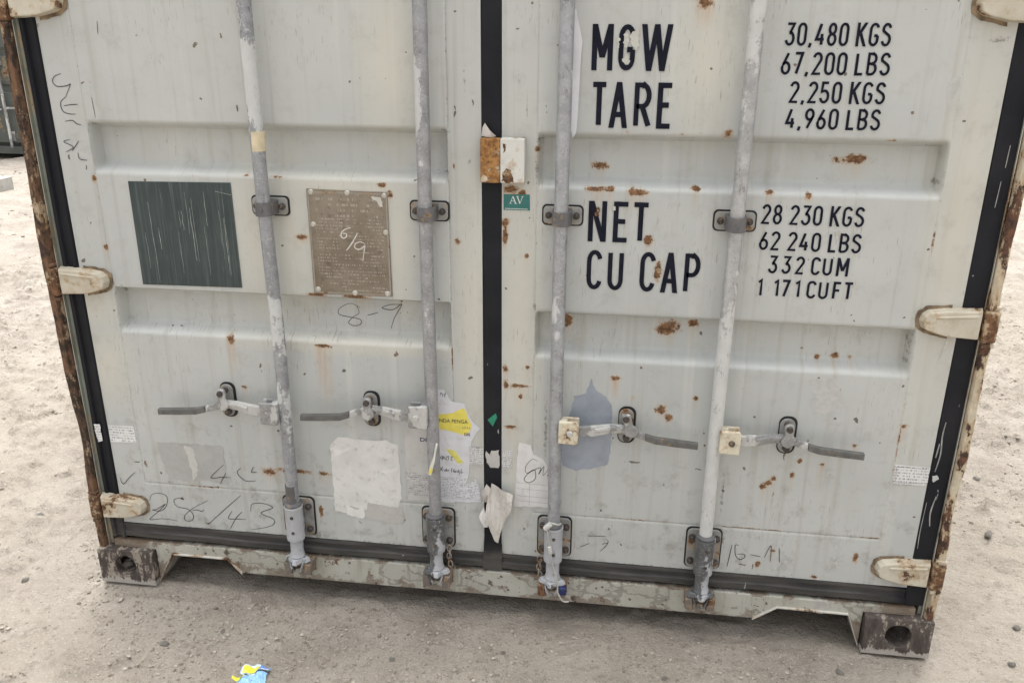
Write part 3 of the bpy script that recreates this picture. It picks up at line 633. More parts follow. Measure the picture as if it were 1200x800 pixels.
# padding piece with a loose strip of tape hanging over the right recess
sheet('tape_scrap', jag([(2.128, .141), (2.158, .141), (2.160, .108), (2.150, .100), (2.136, .102), (2.128, .112)], .0015, .01, 3), -.0088, plain('grey_tape', (.42, .41, .38), .6), sill)
MB().box(.1805, W-.1805, -.012, .06, 2.503, 2.588).box(.042, W-.042, -.006, .03, 2.5015, 2.5025).build('door_header', M_['side'], box, bevel=.004)
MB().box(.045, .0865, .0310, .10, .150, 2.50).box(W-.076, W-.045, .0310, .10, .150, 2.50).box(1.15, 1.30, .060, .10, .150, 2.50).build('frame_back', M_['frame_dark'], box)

# --- corner castings with an aperture in the front and the outer side
def casting(cx0, cy0, cz0, sx, sy, sz, big=False, label=None, mat=None):
    """hollow casting block; sx,sy,sz = +1/-1 direction from the outer corner inwards"""
    w, d, h, t = .178, .162, .118, .026
    me = bpy.data.meshes.new('c'); b = bmesh.new(); bmesh.ops.create_cube(b, size=1)
    for v in b.verts: v.co = Vector((cx0+sx*w*(v.co.x+.5), cy0+sy*d*(v.co.y+.5), cz0+sz*h*(v.co.z+.5)))
    bmesh.ops.recalc_face_normals(b, faces=b.faces); b.to_mesh(me); b.free()
    o = link('corner_casting', me, mat or M_['casting'], box, label=label); me.materials.append(M_['hole'])
    def cut(mb):
        c = bpy.data.objects.new('cutter', mb.mesh('cutter')); COL.objects.link(c)
        m = o.modifiers.new('b', 'BOOLEAN'); m.operation = 'DIFFERENCE'; m.object = c; m.solver = 'EXACT'; return c
    ax = lambda f, s, L: sorted((f+s*t, f+s*(L-t)))
    X0, X1 = ax(cx0, sx, w); Y0, Y1 = ax(cy0, sy, d); Z0, Z1 = ax(cz0, sz, h)
    cs = [cut(MB().box(X0, X1, Y0, Y1, Z0, Z1))]
    hx, hz = cx0+sx*.088, cz0+sz*.064
    yA, yB = sorted((cy0-sy*.02, cy0+sy*.05))
    cs.append(cut(MB().prism(rrect(hx, hz, .066 if not big else .068, .072, .031), yA, yB)))
    xa, xb = sorted((cx0-sx*.02, cx0+sx*.05)); pr = rrect(cy0+sy*.085, hz, .079, .05, .022)
    mb = MB(); n = len(pr); mb.add([(xa, y, z) for y, z in pr]+[(xb, y, z) for y, z in pr], [tuple(range(n)), tuple(range(2*n-1, n-1, -1))]+[(i, i+n, (i+1) % n+n, (i+1) % n) for i in range(n)])
    cs.append(cut(mb))
    bpy.context.view_layer.update()
    dg = bpy.context.evaluated_depsgraph_get(); new = bpy.data.meshes.new_from_object(o.evaluated_get(dg))
    o.modifiers.clear(); o.data = new
    for c in cs: bpy.data.objects.remove(c)
    # chamfer edges by bevel
    bv = o.modifiers.new('bevel', 'BEVEL'); bv.width = .005; bv.segments = 3; bv.limit_method = 'ANGLE'; bv.angle_limit = math.radians(50)
    shade(o, 40)
    return o
casting(-.001, -.030, 0, 1, 1, 1, label='scraped dark brown casting under the rusty post', mat=M_['casting_scraped']); casting(W+.001, -.030, 0, -1, 1, 1, big=True, label='dark purple brown casting under the beige post')
casting(-.001, -.030, H, 1, 1, -1); casting(W+.001, -.030, H, -1, 1, -1)
for sz, z in ((1, 0), (-1, H)):
    casting(-.001, D, z, 1, -1, sz); casting(W+.001, D, z, -1, -1, sz)

# --- corrugated sides, roof, end and floor
def corr(n, a0, a1, depth):
    out = []; p = (a1-a0)/n
    for k in range(n):
        a = a0+k*p; out += [(a, 0), (a+p*.28, 0), (a+p*.5, depth), (a+p*.78, depth)]
    return out+[(a1, 0)]
for sx, x in ((1, .012), (-1, W-.012)):
    c = corr(20, .125, D-.125, .034); V = []
    for y, d in c: V += [(x+sx*d, y, .16), (x+sx*d, y, 2.50)]
    MB().add(V, [(2*i, 2*i+1, 2*i+3, 2*i+2) for i in range(len(c)-1)]).build('side_wall', M_['side'], box)
for x0, x1 in ((.004, .06), (W-.06, W-.004)):
    MB().box(x0, x1, .135, D-.165, .02, .158).build('bottom_rail', M_['side'], box, bevel=.004)
    MB().box(x0, x1, .135, D-.165, 2.502, 2.57).build('top_rail', M_['side'], box, bevel=.004)
c = corr(22, .12, D-.12, -.020); V = []
for y, d in c: V += [(.05, y, 2.566+d), (W-.05, y, 2.566+d)]
MB().add(V, [(2*i, 2*i+1, 2*i+3, 2*i+2) for i in range(len(c)-1)]).build('roof', M_['side'], box)
c = corr(9, .122, W-.122, -.045); V = []
for x, d in c: V += [(x, D-.012+d, .13), (x, D-.012+d, 2.55)]
MB().add(V, [(2*i, 2*i+1, 2*i+3, 2*i+2) for i in range(len(c)-1)]).build('end_wall', M_['side'], box)
fl = MB().box(.06, W-.06, .11, D-.05, .147, .17)
for k in range(16): fl.box(.062, W-.062, .25+k*.36, .30+k*.36, .035, .1465)
fl.build('floor_frame', plain('underside', (.06, .05, .045), .9), box)
MB().box(.062, W-.062, .092, .098, .05, .1375).build('rear_sill_web', plain('underside_web', (.07, .06, .05), .9), sill)

# --- hinges
def hinge(side, zc, k, mat, label=None):
    s = 1 if side < 0 else -1; ox = 0 if side < 0 else W
    f = lambda P: [(ox+s*x, z) for x, z in P]
    blade = [(.030, zc-.037), (.105, zc-.033), (.150, zc-.022), (.166, zc-.014), (.172, zc+.004), (.168, zc+.020), (.156, zc+.030), (.120, zc+.036), (.030, zc+.040)]
    P = f(blade); P = P if s > 0 else P[::-1]
    mb = MB(); mb.prism(P, -.026, .002, .90)
    rib = f([(.045, zc+.020), (.140, zc+.014), (.140, zc+.020), (.045, zc+.028)]); mb.prism(rib if s > 0 else rib[::-1], -.0285, -.020)
    o = mb.build('hinge', mat, box, bevel=.0025, label=label)
    # knuckle and lugs on the post
    kx = ox+s*.014
    xk0, xk1 = sorted((ox-s*.004, ox+s*.0295)); MB().box(xk0, xk1, -.0245, .012, zc-.042, zc+.038).build('knuckle', M_['rust_heavy'], o, bevel=.006)
    xk0, xk1 = sorted((ox-s*.0028, ox+s*.026))
    for z0, z1 in ((zc-.056, zc-.0445), (zc+.0405, zc+.050)): MB().box(xk0, xk1, -.0222, .010, z0, z1).build('hinge_lug', M_['post_out'] if side < 0 else M_['post_right'], o, bevel=.003)
    halo = [(.100, zc-.042), (.155, zc-.030), (.176, zc-.016), (.180, zc+.006), (.176, zc+.026), (.160, zc+.038), (.100, zc+.044)]
    Q = f(halo); sheet('weld_bead', jag(Q, .0012, .008, k), -.0012, plain('weld_grime%d' % k, (.21, .155, .10), .85, vary=.5), o, thick=.0012)
    return o
for k, z in enumerate((.262, .965, 1.672, 2.33)):
    hinge(-1, z, k, M_['hinge'], 'cream painted hinge on the rusty post' if k == 1 else None)
    hinge(1, z-.004, k+10, M_['hinge'])

# --- locking bars
def bolt(mb, x, y, z, r=.0085, h=.008):
    mb.cyl((x, y, z), (x, y-h, z), r, r*.93, 12); mb.cyl((x, y-h, z), (x, y-h-.003, z), r*.7, r*.45, 10)
RY = -.042
def locking_bar(x, hd, mat, k, label):
    bar = MB(); zz = np.linspace(.225, 2.50, 40)
    bar.tube([(x+.0016*math.sin(z*3+k)+(.004*math.exp(-((z-.85)/.25)**2) if k == 0 else 0), RY+.001*math.sin(z*4+k), z) for z in zz], .0172, 24)
    B = bar.build('locking_bar', mat, box, smooth=True, label=label)
    # brackets that hold the bar to the door
    for zc in (1.190, 2.02):
        sheet('bracket_seal', rrect(x, zc, .102, .052, .012), -.0004, M_['sealant'], B, thick=.0016)
        br = MB(); br.prism(rrect(x, zc, .094, .044, .010), -.0075, -.002); 
        # saddle passing over the bar
        P = []; n = 14
        for i in range(n+1):
            a = PI*(i/n); P.append((x-.0225*math.cos(a), RY-.0225*math.sin(a)))
        outer = [(x-.0235, -.0072)]+P+[(x+.0235, -.0072)]; inner = [(x-.0180, -.0072)]+[(x-.0180*math.cos(PI*i/n), RY-.0180*math.sin(PI*i/n)) for i in range(n+1)]+[(x+.0180, -.0072)]
        m = len(outer); V = [(a, b, zc+dz) for dz in (-.017, .017) for a, b in outer]+[(a, b, zc+dz) for dz in (-.017, .017) for a, b in inner]
        F = []
        for i in range(m-1):
            F += [(i, i+1, m+i+1, m+i), (2*m+i, 3*m+i, 3*m+i+1, 2*m+i+1), (i, 2*m+i, 2*m+i+1, i+1), (m+i, m+i+1, 3*m+i+1, 3*m+i)]
        sd_ = MB().add(V, F)
        br.build('bar_bracket', M_['plate'], B, bevel=.0015)
        sd_.cyl((x, RY-.0225, zc), (x, RY-.0255, zc), .0055, .005, 10)
        sd_.build('bracket_saddle', M_['dark_steel'], B, smooth=True)
        for dx in (-.034, .034):
            q = MB(); bolt(q, x+dx, -.0075, zc, .0085); q.build('bolt', M_['bolt'], B, smooth=True)
    # lower bearing
    zc = .278
    sheet('bearing_seal', rrect(x, zc, .098, .130, .016), -.0004, M_['sealant'], B, thick=.0018)
    MB().prism(rrect(x, zc, .090, .122, .014), -.009, -.0022).build('bearing_plate', M_['plate'], B, bevel=.0015)
    for dx in (-.033, .033):
        for dz in (-.037, .037):
            q = MB(); bolt(q, x+dx, -.009, zc+dz, .0095, .009); q.build('bolt', M_['bolt'], B, smooth=True)
    sl = MB(); sl.lathe(x, RY, [(.0178, .224), (.0255, .226), (.0265, .236), (.0255, .243), (.0255, .322), (.0270, .328), (.0270, .334), (.0178, .336)], 28)
    sl.box(x-.018, x+.018, -.040, -.0091, .238, .322)
    sl.build('bearing_sleeve', M_['sleeve'], B, smooth=True)
    MB().lathe(x, RY, [(.0178, .3365), (.0245, .337), (.0250, .341), (.0215, .347), (.0178, .348)], 24).build('bearing_ring', M_['dark_steel'], B, smooth=True)
    for z in (.307, .257): MB().cyl((x+.003, RY-.0250, z), (x+.003, RY-.0275, z), .0052, .0045, 10).build('grease_screw', M_['bolt'], B, smooth=True)
    # cam at the foot, gripping the keeper on the sill
    cm = MB(); cm.lathe(x, RY, [(.0205, .165), (.0225, .169), (.0205, .175), (.0188, .180), (.0188, .2235)], 24)
    tw = (0, .15, -.1, .05)[k]
    def rot(p):
        dx, dy = p[0]-x, p[1]-RY; c_, s_ = math.cos(tw), math.sin(tw); return (x+dx*c_-dy*s_, RY+dx*s_+dy*c_)
    claw = [(-.040, -.004), (-.034, -.013), (-.015, -.017), (-.006, -.034), (.006, -.034), (.016, -.017), (.034, -.013), (.040, -.002), (.030, .004), (.018, .012), (-.018, .012), (-.034, .002)]
    C2 = [rot((x+a, RY+b)) for a, b in claw]; n = len(C2)
    V = [(a, b, .153) for a, b in C2]+[(x+(a-x)*.86, RY+(b-RY)*.86, .1655) for a, b in C2]
    V2 = [(a-(a-x)*.45, RY+(b-RY)*.7, .143) for a, b in C2]
    cm.add(V+V2, [tuple(range(n, 2*n)), tuple(range(3*n-1, 2*n-1, -1))]+[(i, (i+1) % n, n+(i+1) % n, n+i) for i in range(n)]+[(2*n+i, 2*n+(i+1) % n, (i+1) % n, i) for i in range(n)])
    for sx in (-1, 1): cm.bar([(x+sx*.020, RY-.010, .152), (x+sx*.016, RY-.014, .136), (x+sx*.008, RY-.012, .122)], [.018, .016, .010], [.016, .014, .010])
    cm.build('cam', M_['sleeve'], B, smooth=True, bevel=.0015)
    kp = MB()
    for sx in (-1, 1):
        kp.prism([(x+sx*.014, .106), (x+sx*.040, .108), (x+sx*.042, .146), (x+sx*.022, .150)][::sx], -.056, -.0085, .9)
    kp.box(x-.042, x+.042, -.018, -.0085, .100, .1055)
    kp.build('cam_keeper', M_['keeper'], box, bevel=.004)
    # top bearing and cam out of frame
    tp = MB(); tp.lathe(x, RY, [(.0178, 2.33), (.0265, 2.335), (.0265, 2.43), (.0178, 2.435)], 20); tp.box(x-.045, x+.045, -.009, -.002, 2.32, 2.445); tp.box(x-.018, x+.018, -.05, -.0085, 2.34, 2.43)
    tp.build('bearing_sleeve', M_['sleeve'], B, smooth=True)
    MB().prism([(x+a, 2.535+b) for a, b in ((-.04, -.02), (.04, -.02), (.044, .0), (.02, .02), (-.02, .02), (-.044, 0))], -.085, -.035).build('cam', M_['sleeve'], B, bevel=.003)
    MB().box(x-.055, x+.055, -.034, -.0125, 2.51, 2.57).build('cam_keeper', M_['keeper'], box, bevel=.003)
    # handle hub
    hz = (.630, .648, .632, .634)[k]; cxh = x+hd*.034
    hm = M_['hub_cream'] if k in (2, 3) else M_['handle']
    hb = MB(); hb.prism([(cxh-.027, hz-.032), (cxh+.025, hz-.034), (cxh+.027, hz+.024), (cxh+.021, hz+.034), (cxh-.026, hz+.033)], -.070, -.062, .96)
    hb.prism([(cxh-.027, hz-.031), (cxh+.026, hz-.031), (cxh+.026, hz+.031), (cxh-.027, hz+.031)], -.036, -.030)
    xi = x+hd*.008; hb.box(min(xi, x+hd*.030), max(xi, x+hd*.030), -.0619, -.0361, hz-.030, hz+.030)
    hb.build('handle_hub', hm, B, bevel=.004)
    q = MB(); q.cyl((cxh+hd*.004, -.0702, hz), (cxh+hd*.004, -.0765, hz), .0085, .0065, 14); q.build('hub_rivet', M_['handle'] if k != 3 else M_['bolt'], B, smooth=True)
    # handle: strap from the hub, through the catch, out to a textured grip
    sg = lambda a: x+hd*a
    up_ = [(sg(.040), -.049, hz-.001), (sg(.072), -.049, hz), (sg(.100), -.046, hz+.002), (sg(.135), -.034, hz+.004), (sg(.170), -.025, hz+.003), (sg(.200), -.025, hz-.004), (sg(.232), -.034, hz-.012)]
    lw = [(sg(.232), -.034, hz-.012), (sg(.258), -.040, hz-.017), (sg(.310), -.043, hz-.020), (sg(.368), -.045, hz-.023)]
    if k == 1:
        up_ = [(a, b, c_-.006) for a, b, c_ in up_]; lw = [(a, b, c_-(.008 if i else .006)) for i, (a, b, c_) in enumerate(lw)]
    hm2 = MB(); hm2.bar(up_, [.028, .030, .030, .026, .022, .022, .018], [.012, .012, .012, .012, .011, .012, .012])
    hm2.bar([(a, b-.0078, c_+.004) for a, b, c_ in up_[2:6]], [.010, .012, .011, .009], [.006]*4)
    hm2.build('locking_handle', M_['handle'], B, bevel=.003)
    gr = MB(); gr.bar([(lw[0][0]+hd*.0005, lw[0][1]-.001, lw[0][2])]+lw[1:], [.017, .018, .018, .017], [.0135, .014, .014, .0135])
    rnd = random.Random(k); 
    for i in range(17):                      # raised illegible casting marks on the grip face
        t_ = i/17; xx = sg(.260+.100*t_); zc2 = lw[1][2]+(lw[3][2]-lw[1][2])*t_; yy = -.040-.005*t_-.0075
        gr.box(xx-.0018, xx+.0016, yy-.0012, yy+.001, zc2-rnd.uniform(.002, .0055), zc2+rnd.uniform(.002, .0055))
    gr.build('handle_grip', M_['grip'], B, bevel=.0012)
    # catch on the door
    cx = x+hd*.181; cz = .636; tilt = hd*.006 if k != 2 else .012
    sheet('catch_seal', rrect(cx+.003, cz, .046, .106, .020, 6), -.0004, M_['sealant'], B, thick=.0016)
    MB().prism(rrect(cx+.001, cz, .038, .096, .018, 6), -.008, -.0021).build('catch_plate', M_['plate'], B, bevel=.002)
    cb = MB(); cb.cyl((cx, -.0082, cz+.032), (cx, -.034, cz+.032), .0085, .0085, 14); cb.cyl((cx+.003, -.0082, cz-.034), (cx+.003, -.018, cz-.034), .0095, .0085, 14)
    cb.build('catch_post', M_['bolt'], B, smooth=True)
    ha = MB(); tl = tilt if k == 2 else 0
    hp = [(cx-.013, cz+.040), (cx-.010, cz+.046), (cx+.000, cz+.049), (cx+.011, cz+.046), (cx+.014, cz+.038), (cx+.011+tl*.6, cz+.018), (cx+.020+tl*1.2, cz+.004), (cx+.021+tl*1.4, cz-.006), (cx+.008+tl*1.5, cz-.020), (cx-.002+tl*1.4, cz-.022), (cx-.014+tl*1.2, cz-.016), (cx-.020+tl, cz-.004), (cx-.016+tl, cz+.004), (cx-.010+tl*.5, cz+.016)]
    ha.prism(hp[::-1], -.042, -.033, .90); ha.build('catch_hasp', M_['handle'], B, bevel=.003)
    q = MB(); q.cyl((cx, -.0422, cz+.034), (cx, -.0480, cz+.034), .0088, .0078, 14); q.build('bolt', M_['bolt'], B, smooth=True)
    return B
RX = (.652, 1.068, 1.401, 1.812)
bars = [locking_bar(RX[0], -1, M_['rod1'], 0, 'grey locking bar with a band of beige tape and white paint flakes'),
        locking_bar(RX[1], -1, M_['rod2'], 1, 'scuffed grey locking bar in front of the torn yellow notice'),
        locking_bar(RX[2], 1, M_['rod3'], 2, 'blue grey locking bar with a cable seal at its foot'),
        locking_bar(RX[3], 1, M_['rod4'], 3, 'whitish locking bar between the lettering columns')]
MB().cyl((RX[0], RY, .349), (RX[0], RY, .402), .0178, .0178, 24).build('worn_band', M_['dark_steel'], bars[0], smooth=True)
MB().cyl((RX[0], RY, 1.333), (RX[0], RY, 1.380), .0184, .0184, 24).build('tape_band', M_['tape_beige'], bars[0], smooth=True)
# paper strip stuck behind the third bar
sheet('white_strip', jag([(1.408, 1.590), (1.413, 1.655), (1.420, 1.660), (1.436, 1.59), (1.432, 1.48), (1.429, 1.389), (1.421, 1.376), (1.414, 1.40), (1.405, 1.42)], .0008, .03, 5), -.012, paper('white_tape', (.74, .74, .78), .05), bars[2], thick=.0006)

# cable seal on the third bar and two short chains with washers
x3 = RX[2]
cab = catmull([(x3-.018, -.075, .352), (x3-.014, -.077, .335), (x3-.008, -.0755, .30), (x3-.004, -.0745, .27), (x3+.002, -.075, .235), (x3+.014, -.078, .195), (x3+.018, -.080, .165), (x3+.020, -.082, .145), (x3+.034, -.082, .120), (x3+.050, -.078, .117)], 5)
sealo = MB().tube(cab, .0022, 8).tube(catmull([(x3-.018, -.075, .352), (x3-.004, -.074, .362), (x3+.014, -.072, .358), (x3+.020, -.055, .352)], 5), .0028, 8).build('cable_seal', M_['cable'], box, smooth=True)
MB().cyl((x3-.007, -.0765, .290), (x3-.004, -.0755, .270), .0055, .0055, 12).cyl((x3-.020, -.076, .345), (x3-.006, -.077, .362), .0075, .0075, 12).build('seal_sleeve', plain('pale_plastic', (.56, .55, .52), .4), sealo, smooth=True)
MB().box(x3+.020, x3+.042, -.070, -.052, .128, .152).build('seal_block', plain('dark_blue_plastic', (.02, .03, .10), .4), sealo, bevel=.004)
def chain(x, z0, z1, ysw, label):
    L = .021; n = int((z0-z1)/(L*.62)); ob = None; mb = MB()
    for i in range(n):
        zc = z0-i*L*.62; xx = x+.0022*math.sin(i*1.9); pts = []
        for j in range(16):
            a = 2*PI*j/16; u_ = .0062*math.cos(a); w_ = L*.5*math.sin(a)*1.0
            pts.append((xx+(u_ if i % 2 == 0 else 0), ysw+(u_ if i % 2 else 0), zc+w_))
        mb.tube(pts, .0018, 8, closed=True)
    mb.build('chain', M_['chain'], box, smooth=True, label=label)
chain(RX[1]+.036, .228, .155, -.032, 'short steel chain hanging beside the second bearing'); chain(RX[2]-.038, .218, .150, -.034, 'short steel chain hanging beside the cable seal')

# --- centre retainer block, half rusty, half painted
ret = MB(); ret.box(1.2015, 1.250, -.030, -.0035, 1.268, 1.373); R0 = ret.build('door_retainer', worn('retainer_rust', (.62, .57, .45), (.55, .5, .4), rust=.74, rsc=34, dirt=.2, soft=.05, rcol=lambda t: t.mix(t.step(t.noise(70, 6, .7), .35, .65), (.17, .075, .025), (.42, .22, .08))), box, bevel=.003, label='small square block across the seal, left half orange rust')
MB().box(1.2505, 1.309, -.031, -.0005, 1.269, 1.374).build('retainer_cover', worn('retainer_paint', (.64, .64, .60), (.60, .59, .55), rust=.33, rsc=20, dirt=.2, seed=8), R0, bevel=.0025)
for pl, sd_ in (([(1.252, 1.272), (1.285, 1.270), (1.276, 1.300), (1.266, 1.304), (1.256, 1.292)], 2), ([(1.257, 1.34), (1.262, 1.345), (1.264, 1.36), (1.258, 1.362)], 4)):
    sheet('rust_patch', jag(pl, .003, .006, sd_), -.0312, M_['rust_heavy'], R0, thick=.0004)
def curled(name, poly, mat, parent, y0, curl, seed=0, th=.0006, label=None, div=2):
    """peeling paper: a polygon tessellated and bent out from the surface"""
    b = bmesh.new(); vs_ = [b.verts.new((x, y0, z)) for x, z in poly]; b.faces.new(vs_)
    bmesh.ops.triangulate(b, faces=b.faces)
    for _ in range(div): bmesh.ops.subdivide_edges(b, edges=b.edges[:], cuts=1, use_grid_fill=True)
    for v in b.verts: v.co.y = y0+curl(v.co.x, v.co.z)+.0035*float(vnoise(np.array([v.co.x*55+seed]), np.array([v.co.z*48]), 5)[0])*(2 if div > 1 else 1)
    me = bpy.data.meshes.new(name); b.to_mesh(me); b.free(); o = link(name, me, mat, parent, label=label)
    s = o.modifiers.new('t', 'SOLIDIFY'); s.thickness = th; s.offset = 0
    return o
PAPW = paper('paper_dirty_white', (.60, .57, .54), .5, seed=2)
curled('paper_scrap', [(1.202, 1.376), (1.205, 1.396), (1.211, 1.407), (1.222, 1.392), (1.237, 1.376), (1.230, 1.374)], paper('scrap_paper', (.56, .53, .50), .2), box, -.006, lambda x, z: -.010*math.sin((x-1.2)*80), label='small torn paper scrap above the rusty block')

# --- plates
dpl = jag([(.750, .960), (.962, .961), (.960, 1.232), (.750, 1.236)], .0006, .02, 8)
def data_plate_mat():
    t = NT('aged_alloy_plate'); s = t.sep()
    col = t.mix(t.step(t.noise(7, 6, .65), .3, .7), (.19, .155, .115), (.285, .245, .195))
    col = t.mix(t.math('MULTIPLY', t.step(t.noise(60, 6, .75), .52, .66), .6), col, (.12, .10, .08))
    for pitch, z0, z1, w in ((.0085, .968, 1.165, 300), (.014, 1.165, 1.225, 170)):
        fr = t.math('FRACT', t.math('MULTIPLY', s[2], 1/pitch)); row = t.math('FLOOR', t.math('MULTIPLY', s[2], 1/pitch))
        on = t.math('MULTIPLY', t.math('GREATER_THAN', fr, .3), t.math('LESS_THAN', fr, .75))
        cb = t.n.new('ShaderNodeCombineXYZ'); t.L(t.math('MULTIPLY', s[0], w), cb.inputs[0]); t.L(t.math('MULTIPLY', row, 5.3), cb.inputs[2])
        wd = t.step(t.noise(1, 2, .6, cb.outputs[0]), .50, .54)
        cb2 = t.n.new('ShaderNodeCombineXYZ'); t.L(t.math('MULTIPLY', s[0], 16), cb2.inputs[0]); t.L(t.math('MULTIPLY', row, 2.9), cb2.inputs[2])
        wd = t.math('MULTIPLY', wd, t.step(t.noise(1, 2, .6, cb2.outputs[0]), .44, .48))
        zz = t.math('MULTIPLY', t.math('GREATER_THAN', s[2], z0), t.math('LESS_THAN', s[2], z1))
        xx = t.math('MULTIPLY', t.math('GREATER_THAN', s[0], .768), t.math('LESS_THAN', s[0], .948))
        col = t.mix(t.math('MULTIPLY', t.math('MULTIPLY', t.math('MULTIPLY', on, wd), t.math('MULTIPLY', zz, xx)), .6), col, (.46, .43, .38))
    return t.fin(col, .55, .35, t.bump(t.noise(60, 5, .6), .0008), .4)
plate = sheet('data_plate', dpl, -.0006, data_plate_mat(), box, 'brownish riveted data plate covered in tiny worn print with 6/9 in white marker', thick=.0022)
fr = MB()
for a, b, c_, d in ((.752, .756, .962, 1.234), (.956, .960, .962, 1.230)): fr.box(a, b, -.0040, -.0024, c_, d)
fr.box(.7565, .9555, -.0040, -.0024, 1.226, 1.230); fr.box(.7565, .9555, -.0040, -.0024, .9625, .966); fr.build('plate_rim', worn('plate_rim', (.36, .33, .28), rust=.4, rsc=30, metal=.3), plate)
for x, z in ((.762, 1.228), (.857, 1.228), (.953, 1.224), (.762, 1.145), (.953, 1.130), (.762, .972), (.862, .966), (.950, .968)):
    q = MB(); q.cyl((x, -.0028, z), (x, -.0062, z), .0075, .0045, 14); q.build('rivet', plain('rivet_alloy', (.50, .48, .43), .5, .2) if 'rivet_alloy' not in bpy.data.materials else bpy.data.materials['rivet_alloy'], plate, smooth=True)
sheet('bare_patch', jag([(.918, 1.222), (.945, 1.219), (.948, 1.196), (.938, 1.199), (.934, 1.210), (.922, 1.214)], .0015, .005, 3), -.0029, plain('bare_alloy', (.55, .53, .48), .5), plate, thick=.0002)
def pen(name, strokes, w, y, mat, parent, label=None):
    mb = MB()
    for i, s in enumerate(strokes): mb.ribbon(catmull(s, 7), w, y-.00005*i, taper=True)
    o = mb.build(name, mat, parent, recalc=False, label=label); return o
pen('marker_writing', [[(.862, 1.140), (.848, 1.136), (.837, 1.128), (.834, 1.117), (.840, 1.112), (.848, 1.116), (.848, 1.124), (.838, 1.124)], [(.878, 1.126), (.862, 1.100), (.846, 1.080)], [(.897, 1.099), (.884, 1.104), (.871, 1.098), (.869, 1.088), (.880, 1.084), (.893, 1.092), (.897, 1.099), (.892, 1.075), (.888, 1.054)]], .0032, -.0032, M_['white_pen'], plate)
def dark_plate_mat():
    t = NT('dark_green_plate')
    col = t.mix(t.step(t.noise(5, 5, .6), .3, .7), (.024, .037, .039), (.044, .061, .060))
    st = t.noise(1, 5, .7, t.coord((130, 4, 3.2), rot=(0, .03, 0))); st2 = t.noise(1, 3, .5, t.coord((330, 4, 5), (5, 0, 2), rot=(0, .04, 0)))
    col = t.mix(t.math('MULTIPLY', t.step(st, .45, .75), .45), col, (.17, .20, .19))
    col = t.mix(t.math('MULTIPLY', t.step(st2, .69, .73), .8), col, (.42, .46, .44))
    return t.fin(col, .5, 0, t.bump(t.noise(120, 3, .6), .0004), .4)
dk = sheet('blank_plate', [(.267, .963), (.550, .966), (.549, 1.245), (.268, 1.241)], -.0006, dark_plate_mat(), box, 'dark green square panel with pale vertical scratches', thick=.0012)
scr = MB(); rnd = random.Random(11)
for i in range(15):
    xx = rnd.uniform(.28, .54); z0 = rnd.uniform(1.08, 1.235); z1 = rnd.uniform(.968, z0-.03)
    scr.ribbon([(xx+.001*rnd.uniform(-1, 1)+.004*(z0-z)/.28, z) for z in np.linspace(z0, z1, 9)], rnd.choice((.0007, .0010, .0014)), -.0020-.00003*i, taper=True)
scr.ribbon([(.505, 1.222), (.548, 1.214)], .001, -.0026); scr.build('scratch_mark', plain('scratch', (.36, .39, .37), .7, vary=.3), dk, recalc=False)

# --- weight lettering: strokes of an engineering stencil face
def arc(cx, cy, rx, ry, a0, a1, n=9): return [(cx+rx*math.cos(math.radians(a0+(a1-a0)*i/n)), cy+ry*math.sin(math.radians(a0+(a1-a0)*i/n))) for i in range(n+1)]
G = {}   # glyph -> (advance width, strokes) in a box of height 1, stroke centres
w0 = .46
G['M'] = (.62, [[(0, 0), (0, 1)], [(.0, 1), (.31, .25), (.62, 1)], [(.62, 0), (.62, 1)]])
G['W'] = (1.0, [[(0, 1), (.24, 0), (.50, 1), (.76, 0), (1.0, 1)]])
G['G'] = (w0, [arc(.23, .75, .23, .25, 20, 180)+arc(.23, .25, .23, .25, 180, 360)+[(.46, .45)], [(.24, .45), (.46, .45)]])
G['C'] = (w0, [arc(.23, .75, .23, .25, 15, 180)+arc(.23, .25, .23, .25, 180, 345)])
G['T'] = (.46, [[(-.02, 1), (.48, 1)], [(.23, 1), (.23, 0)]]); G['A'] = (.52, [[(0, 0), (.26, 1), (.52, 0)], [(.07, .27), (.45, .27)]])
G['R'] = (w0, [[(0, 0), (0, 1), (.22, 1)]+arc(.22, .74, .24, .26, 90, -90)+[(.0, .48)], [(.22, .48), (.48, 0)]])
G['P'] = (w0, [[(0, 0), (0, 1), (.22, 1)]+arc(.22, .73, .24, .27, 90, -90)+[(.0, .46)]])
G['E'] = (.40, [[(.42, 1), (0, 1), (0, 0), (.42, 0)], [(0, .52), (.34, .52)]]); G['F'] = (.38, [[(.40, 1), (0, 1), (0, 0)], [(0, .52), (.34, .52)]])
G['N'] = (.48, [[(0, 0), (0, 1)], [(.02, 1), (.46, 0)], [(.48, 0), (.48, 1)]]); G['U'] = (.46, [[(0, 1), (0, .25)]+arc(.23, .24, .23, .24, 180, 360)+[(.46, 1)]])
G['K'] = (.48, [[(0, 0), (0, 1)], [(.46, 1), (.02, .42)], [(.15, .58), (.49, 0)]]); G['L'] = (.38, [[(0, 1), (0, 0), (.40, 0)]])
G['B'] = (w0, [[(0, 0), (0, 1), (.20, 1)]+arc(.20, .76, .23, .24, 90, -90)+[(0, .52)], [(.20, .52)]+arc(.20, .26, .26, .26, 90, -90)+[(0, 0)]])
G['S'] = (w0, [arc(.23, .76, .22, .24, 15, 200, 9)+arc(.235, .26, .235, .26, 65, -165, 10)]); G[' '] = (.04, []); G['~'] = (-.16, []); G['<'] = (-.58, [])
G['0'] = (.44, [arc(.22, .76, .22, .24, 0, 180)+arc(.22, .24, .22, .24, 180, 360)+[(.44, .78)]])
G['1'] = (.20, [[(.0, .84), (.20, 1), (.20, 0)]]); G['2'] = (.44, [arc(.22, .76, .22, .24, 170, -25)+[(0, 0), (.46, 0)]])
